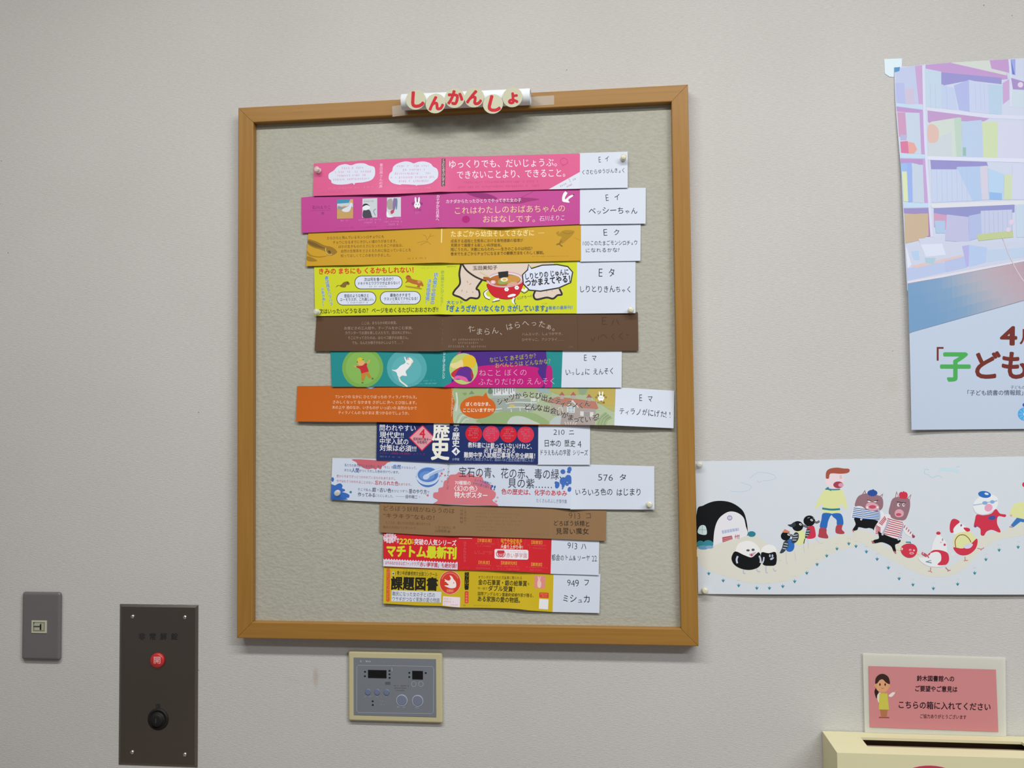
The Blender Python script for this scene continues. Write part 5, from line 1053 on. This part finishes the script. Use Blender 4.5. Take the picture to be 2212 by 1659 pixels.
push_pin(*cp('L', 162, 1530), YS - .0012, 'cream push pin at the lower left corner of the animal picture', M_PINC, (.1, -1, .1), group='push pins')

# ------------------------------------------------------------------ reading campaign poster
YP = -0.0012
pl = [(145,205),(155,520),(187,940),(212,1330),(220,1659)]
left_w = [unproject(*cp('N', *q), YP) for q in pl] + [unproject(*cp('O', *q), YP) for q in ((240,420),(252,810),(262,1200),(272,1580))]
tl, bl = left_w[0], left_w[-1]
trp = unproject(2212, 127.4, YP); brp = unproject(2212, 926.3, YP)
wd = 0.43
sl_t = (trp[1] - tl[1]) / (trp[0] - tl[0]); sl_b = (brp[1] - bl[1]) / (brp[0] - bl[0])
lz = sorted((z, x) for x, z in left_w)
def bend_p(x, z):
    t = min(1, max(0, (tl[1] - z) / (tl[1] - bl[1]))); d = max(0, x - interp(lz, z))
    return 0.0003 + 0.0085 * math.sin(math.pi * t * .85) * math.exp(-d / 0.05) * t ** .6 + 0.003 * t
poster = thing('poster', 'large pastel bookshelf poster for a children\'s reading day, cut off at the right', 'poster', (tl[0] + wd / 2, -.001, bl[1]))
bm = bmesh.new(); rows = []
for j in range(41):
    t = j / 40; z0 = tl[1] + (bl[1] - tl[1]) * t; x0 = interp(lz, z0); row = []
    for i in range(41):
        s = (i / 40) ** 1.4 * wd; z = z0 + s * (sl_t + (sl_b - sl_t) * t); x = x0 + s
        row.append(bm.verts.new((x, YP - bend_p(x, z), z)))
    rows.append(row)
for a, b in zip(rows, rows[1:]):
    for i in range(40): bm.faces.new((a[i], b[i], b[i + 1], a[i + 1]))
ps = from_bm('paper_sheet', bm, ink('#b2c0d4', .35, .4), poster, smooth=True); md = ps.modifiers.new('thickness', 'SOLIDIFY'); md.thickness = .0002; md.offset = 0; crisp(ps)
p = Print(poster, YP, bend_p, step=.005); p.c = 'N'; f = 'bookshelf_picture'; p.mix = ('#98a2c4', .16); p.dz = 0.000012
Rr = 1600
p.poly(f, [(150,215),(390,182),(Rr,105),(Rr,1500),(1180,1640),(560,1800),(236,1990),(220,1659),(190,940),(157,520)], '#c2cbdc')
PU = '#b48cc2'; DB = '#8a86c2'
p.poly(f, [(155,215),(310,195),(350,500),(160,500)], '#b3bfdc'); p.poly(f, [(310,195),(375,187),(385,500),(340,500)], '#bd97c4'); p.poly(f, [(155,330),(225,330),(235,500),(160,500)], '#a9b2dc'); p.poly(f, [(225,380),(300,370),(310,500),(240,500)], '#c0b6cc')
p.poly(f, [(395,185),(590,168),(1040,240),(1050,300),(860,320),(740,300),(520,345),(520,240),(395,215)], PU); p.poly(f, [(590,168),(920,148),(930,220),(1040,240),(1040,270)], '#c6cec4'); p.poly(f, [(905,150),(1060,140),(1060,250),(920,215)], '#b68cc0'); p.poly(f, [(1068,142),(1110,140),(1110,270),(1080,260)], '#8f9ad4'); p.poly(f, [(1110,140),(Rr,105),(Rr,300),(1110,270)], '#c2c9dc')
p.poly(f, [(520,245),(1000,290),(1000,340),(740,310),(540,350),(520,330)], DB)
for q, c_ in (([(385,220),(520,240),(520,530),(388,520)], '#b4cadb'), ([(520,345),(620,370),(650,545),(520,530)], '#b5c3de'), ([(620,350),(740,305),(745,560),(660,545)], '#a3aedb'), ([(740,305),(890,340),(900,575),(745,560)], '#bcc6e0'), ([(890,340),(1010,350),(1000,585),(900,575)], '#abc4da'), ([(1010,330),(1060,300),(1062,460),(1010,500)], '#bd9ac6'), ([(1075,300),(1180,320),(Rr,330),(Rr,560),(1075,520)], '#bfcfd8')): p.poly(f, q, c_)
for x in (430, 470, 790, 830, 860, 560): p.line(f, [(x,340),(x + 6,540)], 3, '#aab6d4', False)
p.poly(f, [(155,490),(388,520),(388,545),(160,515)], '#b3cfe0'); p.poly(f, [(388,525),(900,580),(Rr,610),(Rr,640),(900,612),(410,550)], '#cdd2e2')
p.poly(f, [(160,518),(370,545),(380,570),(230,565),(165,560)], '#b088be'); p.poly(f, [(410,550),(900,612),(860,635),(680,635),(660,605),(430,650),(412,640)], '#b28cbc')
for q, c_ in (([(168,565),(235,568),(250,770),(180,760)], '#c08cb0'), ([(232,568),(350,570),(355,900),(250,890)], '#b9c8d8'), ([(345,560),(385,545),(402,900),(358,900)], '#b690c4'), ([(190,800),(250,795),(258,895),(195,890)], '#cc6a90'), ([(250,800),(300,810),(325,860),(300,895),(258,895)], '#d99a8c'), ([(190,745),(240,745),(240,790),(190,790)], '#a9a8cc'), ([(412,665),(470,660),(500,720),(490,800),(420,800)], '#d3b4a6'), ([(412,660),(440,640),(660,605),(680,640),(680,930),(412,915)], '#c3cfc4'), ([(620,610),(678,606),(680,930),(640,925)], '#b0c8b4'), ([(680,640),(840,625),(850,930),(685,930)], '#adc2dc'), ([(845,640),(970,640),(965,930),(855,930)], '#c3d3a4'), ([(970,640),(Rr,640),(Rr,950),(965,930)], '#c8cbdd'), ([(690,845),(715,845),(715,912),(690,912)], '#86b0a4'), ([(412,800),(600,720),(600,920),(412,915)], '#bec9cc')): p.poly(f, q, c_)
p.blob(f, [(412,680),(450,660),(495,700),(490,790),(440,810),(412,790)], '#d3b0a2')
p.poly(f, [(185,895),(400,905),(408,935),(188,930)], '#b3cfe0'); p.poly(f, [(408,915),(Rr,945),(Rr,975),(410,945)], '#d2d6e6')
p.poly(f, [(188,935),(408,938),(412,985),(190,975)], '#ad86bc'); p.poly(f, [(430,945),(880,960),(890,995),(640,1000),(640,1020),(436,1020)], '#8683bd')
for q, c_ in (([(190,975),(275,970),(285,1285),(210,1280)], '#8cb0dc'), ([(200,1040),(240,1040),(248,1280),(212,1280)], '#cfd8a4'), ([(240,970),(280,970),(285,1285),(255,1285)], '#8ba6e0'), ([(280,970),(370,990),(375,1290),(290,1285)], '#b7c6d6'), ([(370,940),(412,940),(430,1290),(380,1290)], '#bb95c6'), ([(436,1020),(640,1020),(750,1010),(765,1270),(440,1285)], '#b9c6de'), ([(640,1000),(830,995),(840,1265),(765,1270)], '#a6bede'), ([(825,995),(885,990),(895,1260),(840,1265)], '#c8c3d4'), ([(890,1010),(1020,1060),(1010,1260),(895,1260)], '#a9c8e2'), ([(900,1200),(1000,1210),(1000,1262),(900,1260)], '#86aede'), ([(1020,1060),(1085,1060),(1080,1260),(1015,1262)], '#c3d2a8'), ([(1085,980),(Rr,980),(Rr,1260),(1080,1260)], '#c6cbe0')): p.poly(f, q, c_)
for x in (480, 520, 560, 600, 640, 680, 720): p.line(f, [(x,1025),(x + 4,1275)], 3, '#a9b6d6', False)
p.poly(f, [(208,1290),(425,1290),(432,1325),(212,1330)], '#b3cfe4'); p.poly(f, [(430,1295),(Rr,1250),(Rr,1290),(440,1330)], '#d3d6da')
p.poly(f, [(212,1335),(430,1328),(440,1555),(400,1560),(400,1375),(215,1375)], '#a4709e'); p.poly(f, [(212,1340),(410,1330),(405,1372),(214,1372)], '#8a80b8'); p.poly(f, [(216,1380),(408,1372),(412,1550),(330,1590),(222,1615)], '#bda684')
p.poly(f, [(455,1330),(1100,1300),(1100,1360),(735,1400),(640,1395),(455,1380)], '#8385bb')
for q, c_ in (([(455,1370),(560,1385),(555,1500),(458,1480)], '#c490b0'), ([(560,1380),(735,1400),(730,1600),(545,1590)], '#b3b4d4'), ([(462,1430),(545,1430),(545,1530),(470,1530)], '#a3bcd8'), ([(735,1390),(835,1370),(840,1560),(735,1590)], '#a5b2d8'), ([(830,1350),(1080,1340),(1085,1520),(840,1560)], '#b8c0d8'), ([(800,1540),(1085,1505),(1090,1560),(810,1590)], '#b4c282'), ([(1110,1300),(Rr,1280),(Rr,1560),(1115,1560)], '#b9cadc')): p.poly(f, q, c_)
for x in range(860, 1080, 36): p.line(f, [(x,1350),(x + 4,1530)], 3, '#a3aaca', False)
for x, y0, y1, wv_ in ((378,190,1560,22),(1062,140,520,18)): p.line(f, [(x,y0),(x + 14,y0 + (y1 - y0) * .45),(x + (60 if y1 > 600 else 8),y1)], wv_, '#cbd0e4')
p.poly(f, [(146,206),(192,203),(186,235),(148,246)], '#3f86b4')
p.poly(f, [(1075,290),(1180,320),(Rr,420),(Rr,450),(1180,385),(1090,380)], '#9a7fb8'); p.poly(f, [(1075,150),(1105,262),(1085,258)], '#5f6cc0')
for q in ((1150,345,22),(1075,1440,20),(1050,1500,18)): p.ell(f, q[0], q[1], q[2], q[2], '#d8c4d8', n=16)
p.c = 'O'
p.poly(f, [(222,105),(560,85),(1180,80),(1600,70),(1600,190),(1180,240),(240,420)], '#c0c8da')
for q, c_ in (([(225,110),(270,270),(240,300)], '#d6dae4'), ([(265,165),(330,160),(340,235),(290,235)], '#a8c3de'), ([(330,65),(510,45),(560,190),(380,215)], '#c3c8dc'), ([(350,110),(520,100),(550,190),(390,205)], '#d0d8e6'), ([(235,300),(520,250),(560,260),(540,330),(240,400)], '#aebcdc'), ([(540,235),(700,200),(720,290),(545,330)], '#a9b8dc'), ([(680,120),(735,110),(735,280),(715,285)], '#a7a6d8'), ([(735,110),(880,130),(870,250),(740,285)], '#a9bfe0'), ([(880,150),(1180,130),(Rr,130),(Rr,190),(1180,205),(880,245)], '#b2c6dc'), ([(270,280),(680,190),(690,205),(300,300)], '#d3b9b4'), ([(380,215),(470,215),(450,265),(385,255)], '#9fc0cc')): p.poly(f, q, c_)
p.poly(f, [(236,405),(520,350),(1180,225),(1600,150),(1600,165),(1180,240),(520,370),(238,420)], '#d8d2da')
ramp = [(238, '#6e93b9'), (480, '#7897b8'), (620, '#909fb4'), (780, '#a5a3b0'), (980, '#ad9ca8'), (1200, '#ab949f'), (1600, '#a88e9a')]
def rampcol(x):
    for (x0, c0), (x1, c1) in zip(ramp, ramp[1:]):
        if x <= x1: return blend(c0, c1, max(0, x - x0) / (x1 - x0))
    return ramp[-1][1]
p.mix = None
for k in range(34):
    xa, xb = 238 + 1362 * k / 34, 238 + 1362 * (k + 1) / 34
    yt = lambda x: 424 - (x - 238) * 0.1905; yb = lambda x: 815 - (x - 238) * 0.2834
    for r_ in range(4):
        q_ = lambda x, f_: (max(x, 238 + (yt(x) + (yb(x) - yt(x)) * f_ - 424) * .0307 + .5), yt(x) + (yb(x) - yt(x)) * f_)
        p.poly('blue_banner', [q_(xa, r_ / 4), q_(xb, r_ / 4), q_(xb, (r_ + 1) / 4), q_(xa, (r_ + 1) / 4)], rampcol(xa - r_ * 70))
p.line('blue_banner', [(1000,40),(1050,180),(1120,320),(1180,410)], 6, '#c4bcc6')
t = 'lettering'; BR = '#6a2c25'
p.txt(t, '4', 990, 824, 1112, 826, 190, BR, .03); p.ch(t, '月', 1205, 836, 125, BR, .02)
p.ch(t, '「', 452, 1000, 150, BR, .012); p.ch(t, '子', 624, 1072, 236, '#45a052', .03); p.ch(t, 'ど', 868, 1066, 222, BR, .03); p.ch(t, 'も', 1100, 1066, 222, BR, .03)
p.txt(t, '子どもの読', 1066, 1242, 1212, 1242, 28, '#3c4a66'); p.txt(t, '「子ども読書の情報館」', 722, 1286, 1165, 1284, 42, '#38455e', .008); p.ch(t, 'H', 1200, 1286, 40, '#38455e', .008)
p.ell('round_logo', 1180, 1455, 58, 54, '#4a9cd4'); p.ell('round_logo', 1180, 1455, 14, 13, '#d3dcea'); p.ell('round_logo', 1178, 1382, 18, 16, '#2f50b4')
for k in range(10): p.line('round_logo', [(1180 + 20 * math.cos(k * .628), 1455 + 19 * math.sin(k * .628)), (1180 + 52 * math.cos(k * .628), 1455 + 49 * math.sin(k * .628))], 5, '#7ab8e2', False)
p.build()
tabp = [unproject(*cp('N', *q), -.0005) for q in ((66,140),(208,134),(206,205),(145,208),(143,283),(110,280),(72,255))]
tab = flat_piece('mounting_tab', tabp, -.0008, -.0001, ink('#c6d6e0', .4, .3)); tab['label'] = 'small square white adhesive tab on the wall at the poster\'s upper left corner'; tab['category'] = 'adhesive tab'

# ------------------------------------------------------------------ wall plates
def wpt(c, x, y, Y=0.0): return unproject(*cp(c, x, y), Y)
def rect_of(c, tl_, br_, Y):
    a, b = wpt(c, *tl_, Y), wpt(c, *br_, Y); return a[0], b[0], b[1], a[1]
# grey outlet plate
x0, z1 = unproject(47.2, 1279, -.008); x1, z0 = unproject(129, 1427, -.008)
sw = thing('outlet_plate', 'grey plastic outlet plate with one ivory jack, at the far left of the wall', 'outlet plate', ((x0 + x1) / 2, 0, z0))
bm = bmesh.new(); bm_box(bm, x0, x1, -.0085, -.0002, z0, z1, .0048, 4); from_bm('cover_plate', bm, simple('grey_plate_plastic', (.150, .140, .147), .28, spec=.5), sw, smooth=False)
jx0, jz1 = unproject(*cp('U', 422, 700), -.009); jx1, jz0 = unproject(*cp('U', 706, 942), -.009)
bm = bmesh.new(); bm_box(bm, jx0, jx1, -.0096, -.008, jz0, jz1, .0004, 2); jk = from_bm('jack', bm, ink('#aeb29c', .45), sw)
p = Print(sw, -.0096); p.c = 'U'
p.poly('jack_slot', [(450,730),(672,732),(668,908),(448,905)], '#74766a'); p.poly('jack_slot', [(472,748),(590,748),(590,800),(472,800)], '#a0a390'); p.poly('jack_slot', [(472,832),(590,832),(590,884),(472,884)], '#a0a390'); p.poly('jack_slot', [(608,750),(655,750),(652,888),(606,888)], '#999c88')
p.poly('jack_slot', [(576,772),(606,772),(606,880),(574,880)], '#26271e'); p.poly('jack_slot', [(460,808),(580,808),(580,824),(460,824)], '#34352a'); p.poly('jack_slot', [(456,735),(478,735),(474,750),(456,760)], '#26271e')
p.build({'jack_slot': jk})

# dark metal call plate
YM = -.0034
ax0, az1 = unproject(259.8, 1304.5, -.0005); ax1, _ = unproject(428.6, 1308.9, -.0005); _, az0 = unproject(258.6, 1651, -.0005)
plate = thing('control_plate', 'tall dark bronze metal wall plate with a red button and key switch', 'control plate', ((ax0 + ax1) / 2, 0, az0))
m_br = bpy.data.materials.new('dark_bronze_steel'); nt, N, L, b_ = nodes_of(m_br)
tc = N.new('ShaderNodeTexCoord'); mp = N.new('ShaderNodeMapping'); mp.inputs['Scale'].default_value = (3000, 60, 8); L.new(tc.outputs['Object'], mp.inputs[0])
nz = N.new('ShaderNodeTexNoise'); nz.inputs['Scale'].default_value = 1; L.new(mp.outputs[0], nz.inputs['Vector'])
mr = N.new('ShaderNodeMapRange'); mr.inputs[3].default_value = .30; mr.inputs[4].default_value = .42; L.new(nz.outputs[0], mr.inputs[0]); L.new(mr.outputs[0], b_.inputs['Roughness'])
b_.inputs['Base Color'].default_value = (.27, .24, .215, 1); b_.inputs['Metallic'].default_value = 1.0
bm = bmesh.new(); bv = .0042
o4 = [(ax0, az1), (ax1, az1), (ax1, az0), (ax0, az0)]; i4 = [(ax0 + bv, az1 - bv), (ax1 - bv, az1 - bv), (ax1 - bv, az0 + bv), (ax0 + bv, az0 + bv)]
vo_ = [bm.verts.new((x, -.0002, z)) for x, z in o4]; vm = [bm.verts.new((x, -.0012, z)) for x, z in o4]; vi = [bm.verts.new((x, YM, z)) for x, z in i4]
bm.faces.new(vo_[::-1]); bm.faces.new(vi)
for a, b in ((vo_, vm), (vm, vi)):
    for i in range(4): bm.faces.new((a[i], a[(i + 1) % 4], b[(i + 1) % 4], b[i]))
from_bm('metal_plate', bm, m_br, plate)
m_screw = simple('polished_screw', (.75, .75, .74), .18, metal=1.0)
for (x, y) in ((163,188),(670,195),(160,1505),(670,1528)):
    q = wpt('S', x, y, YM); bm = bmesh.new(); bm_lathe(bm, [(.0034, 0), (.0036, .0006), (.0032, .0014), (.0022, .0022), (.0008, .0025), (0, .0026)], (q[0], YM, q[1]), (0, -1, 0), 20); from_bm('screw', bm, m_screw, plate, smooth=True)
q = wpt('S', 410, 612, YM); bm = bmesh.new(); bm_lathe(bm, [(.0130, 0), (.0130, .002), (.0122, .0042), (.0105, .0052), (0, .0056)], (q[0], YM, q[1]), (0, -1, 0), 36)
btn = from_bm('push_button', bm, simple('red_button_plastic', (.52, .03, .03), .3, spec=.5), plate, smooth=True); btn['label'] = 'round red button'
p = Print(plate, YM - .0056); p.c = 'S'; p.ch('button_lettering', '開', 402, 610, 70, '#d8a8a8', .01); p.build({'button_lettering': btn})
p = Print(plate, YM); p.c = 'S'; em = simple('black_engraving', (.02, .02, .022), .6)
for c_, x in (('非', 254), ('常', 358), ('解', 463), ('錠', 570)): p.ch('engraving', c_, x, 382, 66, em, .03, wide=.95)
p.ch('engraving', '復', 410, 1056, 46, em, .02); p.build()
q = wpt('S', 412, 1185, YM); bm = bmesh.new(); bm_lathe(bm, [(.0188, 0), (.0188, .001), (.0165, .0022), (.0150, .0024), (.0148, .0014), (.0112, .0014), (.0112, .006), (.0100, .0075), (.006, .0078), (0, .0078)], (q[0], YM, q[1]), (0, -1, 0), 36)
ks = from_bm('key_switch', bm, simple('black_key_switch', (.014, .013, .013), .55, spec=.25), plate, smooth=True)
bm = bmesh.new(); bm_box(bm, q[0] - .0008, q[0] + .0008, YM - .0083, YM - .0077, q[1] - .004, q[1] + .004); from_bm('keyhole', bm, simple('dark_keyhole', (.05, .05, .05), .5), ks)

# air conditioning control panel
x0, z1 = unproject(752.3, 1405.5, -.006); x1, z0 = unproject(956.4, 1562.5, -.006)
ac = thing('thermostat_panel', 'cream-framed grey control panel with two dark displays under the board', 'control panel', ((x0 + x1) / 2, 0, z0))
bm = bmesh.new(); bm_box(bm, x0, x1, -.0075, -.0002, z0, z1, .0035, 4); from_bm('bezel', bm, ink('#b3ac88', .4, .4), ac)
gx0, gx1, gz0, gz1 = rect_of('Q', (257,378), (1604,1352), -.0075)
bm = bmesh.new(); bm_box(bm, gx0, gx1, -.0081, -.0072, gz0, gz1, .0002, 1); fp = from_bm('face_panel', bm, simple('grey_face_panel', (.185, .205, .235), .4), ac)
p = Print(ac, -.0081); p.c = 'Q'; ol = '#878d96'; wl = '#9aa1ac'
p.line('outline_print', [(330,505),(1540,525),(1560,560),(1555,1270),(1530,1295),(330,1275),(305,1245),(308,530)], 7, '#99a0aa', False, True)
p.fine('lettering', 330, 440, 552, 446, 34, '#dde2ea'); p.fine('lettering', 690, 452, 770, 455, 14, wl)
p.fine('lettering', 985, 790, 1075, 792, 34, '#4a4044'); p.fine('lettering', 915, 838, 1150, 842, 20, '#4a4044'); p.fine('lettering', 920, 876, 1145, 880, 20, '#4a4044'); p.fine('lettering', 945, 915, 1095, 918, 20, '#4a4044')
p.fine('lettering', 425, 1016, 570, 1018, 22, '#a9b0b8'); p.fine('lettering', 620, 1020, 662, 1021, 22, '#a9b0b8'); p.fine('lettering', 775, 1020, 812, 1021, 22, '#a9b0b8'); p.fine('lettering', 960, 1186, 1115, 1192, 26, '#b0b7c0'); p.fine('lettering', 1258, 1192, 1345, 1196, 26, '#b0b7c0'); p.line('lettering', [(878,545),(882,600)], 10, '#9aa1ac', False)
p.fine('lettering', 680, 1090, 760, 1092, 22, '#a3a0a6'); p.fine('lettering', 680, 1150, 760, 1152, 22, '#a3a0a6')
for (x, y) in ((1236,812),(1352,812)): p.line('outline_print', [(x + 38 * math.cos(k * .524), y + 42 * math.sin(k * .524)) for k in range(12)], 7, '#99a0aa', True, True)
for (x, y) in ((442,612),(440,683),(840,596),(840,652),(842,710),(1163,628),(1163,697),(1430,632),(566,1092),(568,1152)): p.ell('indicator_lamp', x, y, 17, 15, '#1f2624', n=16)
p.rrect('outline_print', 768, 776, 856, 822, 14, '#4f5a5c'); p.build({'lettering': fp, 'outline_print': fp})
m_disp = simple('black_display_glass', (.008, .008, .010), .12, spec=.5)
for (a_, b2) in (((490,580),(792,718)), ((1210,595),(1386,738))):
    ex0, ex1, ez0, ez1 = rect_of('Q', a_, b2, -.0081); bm = bmesh.new(); bm_box(bm, ex0, ex1, -.0087, -.0078, ez0, ez1, .0004, 2); from_bm('display', bm, m_disp, ac)
m_bt = simple('slate_blue_button', (.15, .185, .30), .4)
m_bt2 = simple('grey_blue_button', (.175, .205, .29), .4)
for (x, y, r) in ((490,938,47),(640,940,47),(793,944,47)):
    q = wpt('Q', x, y, -.0081); e = wpt('Q', x + r, y, -.0081); bm = bmesh.new(); bm_lathe(bm, [(e[0] - q[0], 0), (e[0] - q[0], .0008), ((e[0] - q[0]) * .9, .0012), (0, .0012)], (q[0], -.0080, q[1]), (0, -1, 0), 28); from_bm('small_button', bm, m_bt, ac)
for (x, y, r) in ((1042,1075,80),(1300,1082,80)):
    q = wpt('Q', x, y, -.0081); e = wpt('Q', x + r, y, -.0081); bm = bmesh.new(); R0 = e[0] - q[0]; bm_lathe(bm, [(R0, 0), (R0, .0008), (R0 * .92, .0012), (0, .0012)], (q[0], -.0080, q[1]), (0, -1, 0), 36); lb = from_bm('large_button', bm, m_bt2, ac)
    bm = bmesh.new(); bm_lathe(bm, [(R0 * 1.03, 0), (R0 * 1.03, .0005), (R0 * 1.12, .0005), (R0 * 1.12, 0)], (q[0], -.0080, q[1]), (0, -1, 0), 36); from_bm('button_ring', bm, ink('#b4bccb', .4), lb)

# ------------------------------------------------------------------ opinion box and its card
bk = unproject(*cp('P', 172, 886), -.002); ZT = bk[1]
fr = unproject_z(*cp('P', 316, 1106), ZT); YB = fr.y; XL = (bk[0] + fr.x) / 2
XR = XL + 0.40; TH = .004; Zb = ZT - .26
box = thing('opinion_box', 'cream cardboard opinion box with a long slot in its top, lower right corner', 'box', ((XL + XR) / 2, YB / 2, Zb))
m_box = ink('#c9c4a0', .55, .3)
s0 = unproject_z(*cp('P', 560, 958), ZT); s1 = unproject_z(*cp('P', 628, 1040), ZT); s2 = unproject_z(*cp('P', 2175, 985), ZT)
sxa, sxb, sya, syb = s1.x, s2.x, s1.y, (s0.y + s2.y) / 2
bm = bmesh.new()
bm_box(bm, XL, XR, YB, YB + TH, Zb, ZT - TH); bm_box(bm, XL, XR, -.002 - TH, -.002, Zb, ZT - TH); bm_box(bm, XL, XL + TH, YB + TH, -.002 - TH, Zb, ZT - TH); bm_box(bm, XR - TH, XR, YB + TH, -.002 - TH, Zb, ZT - TH); bm_box(bm, XL, XR, YB, -.002, Zb, Zb + TH)
from_bm('box_body', bm, m_box, box)
bm = bmesh.new(); e_ = TH + .0006
bm_box(bm, XL + e_, XR - e_, YB + e_, YB + e_ + .002, Zb + e_, ZT - TH - .001); bm_box(bm, XL + e_, XR - e_, -.004 - e_, -.002 - e_, Zb + e_, ZT - TH - .001); bm_box(bm, XL + e_, XL + e_ + .002, YB + e_ + .002, -.004 - e_, Zb + e_, ZT - TH - .001); bm_box(bm, XR - e_ - .002, XR - e_, YB + e_ + .002, -.004 - e_, Zb + e_, ZT - TH - .001); bm_box(bm, XL + e_, XR - e_, YB + e_ + .002, -.004 - e_, Zb + e_, Zb + e_ + .002)
from_bm('inner_cardboard', bm, simple('brown_cardboard', (.22, .16, .11), .8), box)
bm = bmesh.new(); bm_box(bm, XL, sxa, YB, -.002, ZT - TH, ZT); bm_box(bm, sxb, XR, YB, -.002, ZT - TH, ZT); bm_box(bm, sxa, sxb, YB, sya, ZT - TH, ZT); bm_box(bm, sxa, sxb, syb, -.002, ZT - TH, ZT)
from_bm('slotted_lid', bm, m_box, box)
q = unproject(*cp('P', 1266, 1235), YB); cr = .078
bm = bmesh.new(); bm_lathe(bm, [(0, 0), (cr, 0), (cr, .0012), (0, .0014)], (q[0], YB - .0001, q[1] - cr), (0, -1, 0), 64); rdsk = from_bm('red_disc', bm, ink('#a83a50', .55), box); rdsk['label'] = 'dark red paper disc on the front'

bm = bmesh.new(); bm_box(bm, sxa - .01, sxb + .01, sya - .004, (sya + syb) / 2 + .004, ZT - .013, ZT - .0105); bm_box(bm, sxa - .01, sxb + .01, (sya + syb) / 2 + .006, syb + .004, ZT - .016, ZT - .0135)
from_bm('inner_flap', bm, simple('brown_flap', (.34, .26, .19), .8), box)

# clear case with the pink card, standing on the lid against the wall
YK = -.004
ck = [wpt('P', 580, 98, YK), wpt('P', 2022, 142, YK), wpt('P', 2030, 916, YK), wpt('P', 600, 886, YK)]
zmin = ZT + .0004
ck = [(x, max(z, zmin)) for x, z in ck]
ck[2] = (ck[2][0], zmin); ck[3] = (ck[3][0], zmin)
card = thing('notice_card', 'pink notice with a yellow-aproned woman, in a clear case above the cream box', 'notice', ((ck[0][0] + ck[1][0]) / 2, YK, zmin))
m_case = simple('clear_card_case', (.86, .86, .78), .25, spec=.4, alpha=.5)
flat_piece('clear_case', ck, YK - .0008, YK + .0008, m_case, card)
p = Print(card, YK - .0009); p.c = 'P'; t = 'lettering'; k = '#33202a'
pk = [wpt('P', *q_, YK - .001) for q_ in ((637,228),(1926,264),(1951,894),(650,846))]
flat_piece('pink_card', pk, YK - .0014, YK - .0009, ink('#bb7a7d', .5, .3), card)
p = Print(card, YK - .0014); p.c = 'P'; k = '#25121c'
p.txt(t, '鈴木図書館への', 1128, 352, 1504, 358, 58, k, .022); p.txt(t, 'ご要望やご意見は', 1112, 455, 1536, 464, 58, k, .022); p.txt(t, 'こちらの箱に入れてください', 945, 618, 1872, 642, 76, k, .018); p.txt(t, 'ご協力ありがとうございます', 1160, 735, 1628, 746, 42, '#4c222c', .012)
w = 'woman_drawing'
p.blob(w, [(712,450),(740,440),(742,480),(725,550),(712,545),(698,490)], '#2e1d1c'); p.ell(w, 778, 430, 68, 66, '#c9956e'); p.ell(w, 708, 425, 14, 18, '#c48e68'); p.ell(w, 845, 430, 13, 18, '#c48e68'); p.blob(w, [(706,405),(712,350),(745,315),(790,308),(835,335),(852,380),(850,410),(815,395),(780,362),(750,372),(728,400)], '#33211e'); p.ell(w, 753, 415, 7, 14, '#2a1a18'); p.ell(w, 806, 415, 7, 14, '#2a1a18'); p.line(w, [(768,450),(780,456),(792,450)], 4, '#8a4a40')
p.poly(w, [(755,485),(805,485),(808,510),(755,510)], '#c08a64'); p.blob(w, [(725,560),(730,515),(760,500),(745,600)], '#cfc6bc'); p.blob(w, [(840,530),(870,500),(905,488),(900,512),(868,542)], '#d3ccc8'); p.line(w, [(890,492),(930,470)], 12, '#b88a7c'); p.poly(w, [(748,505),(828,505),(845,670),(740,668)], '#b8b24a'); p.poly(w, [(755,672),(830,674),(822,740),(765,738)], '#a06a48'); p.poly(w, [(745,742),(845,744),(850,756),(742,754)], '#8a4630')
p.build()
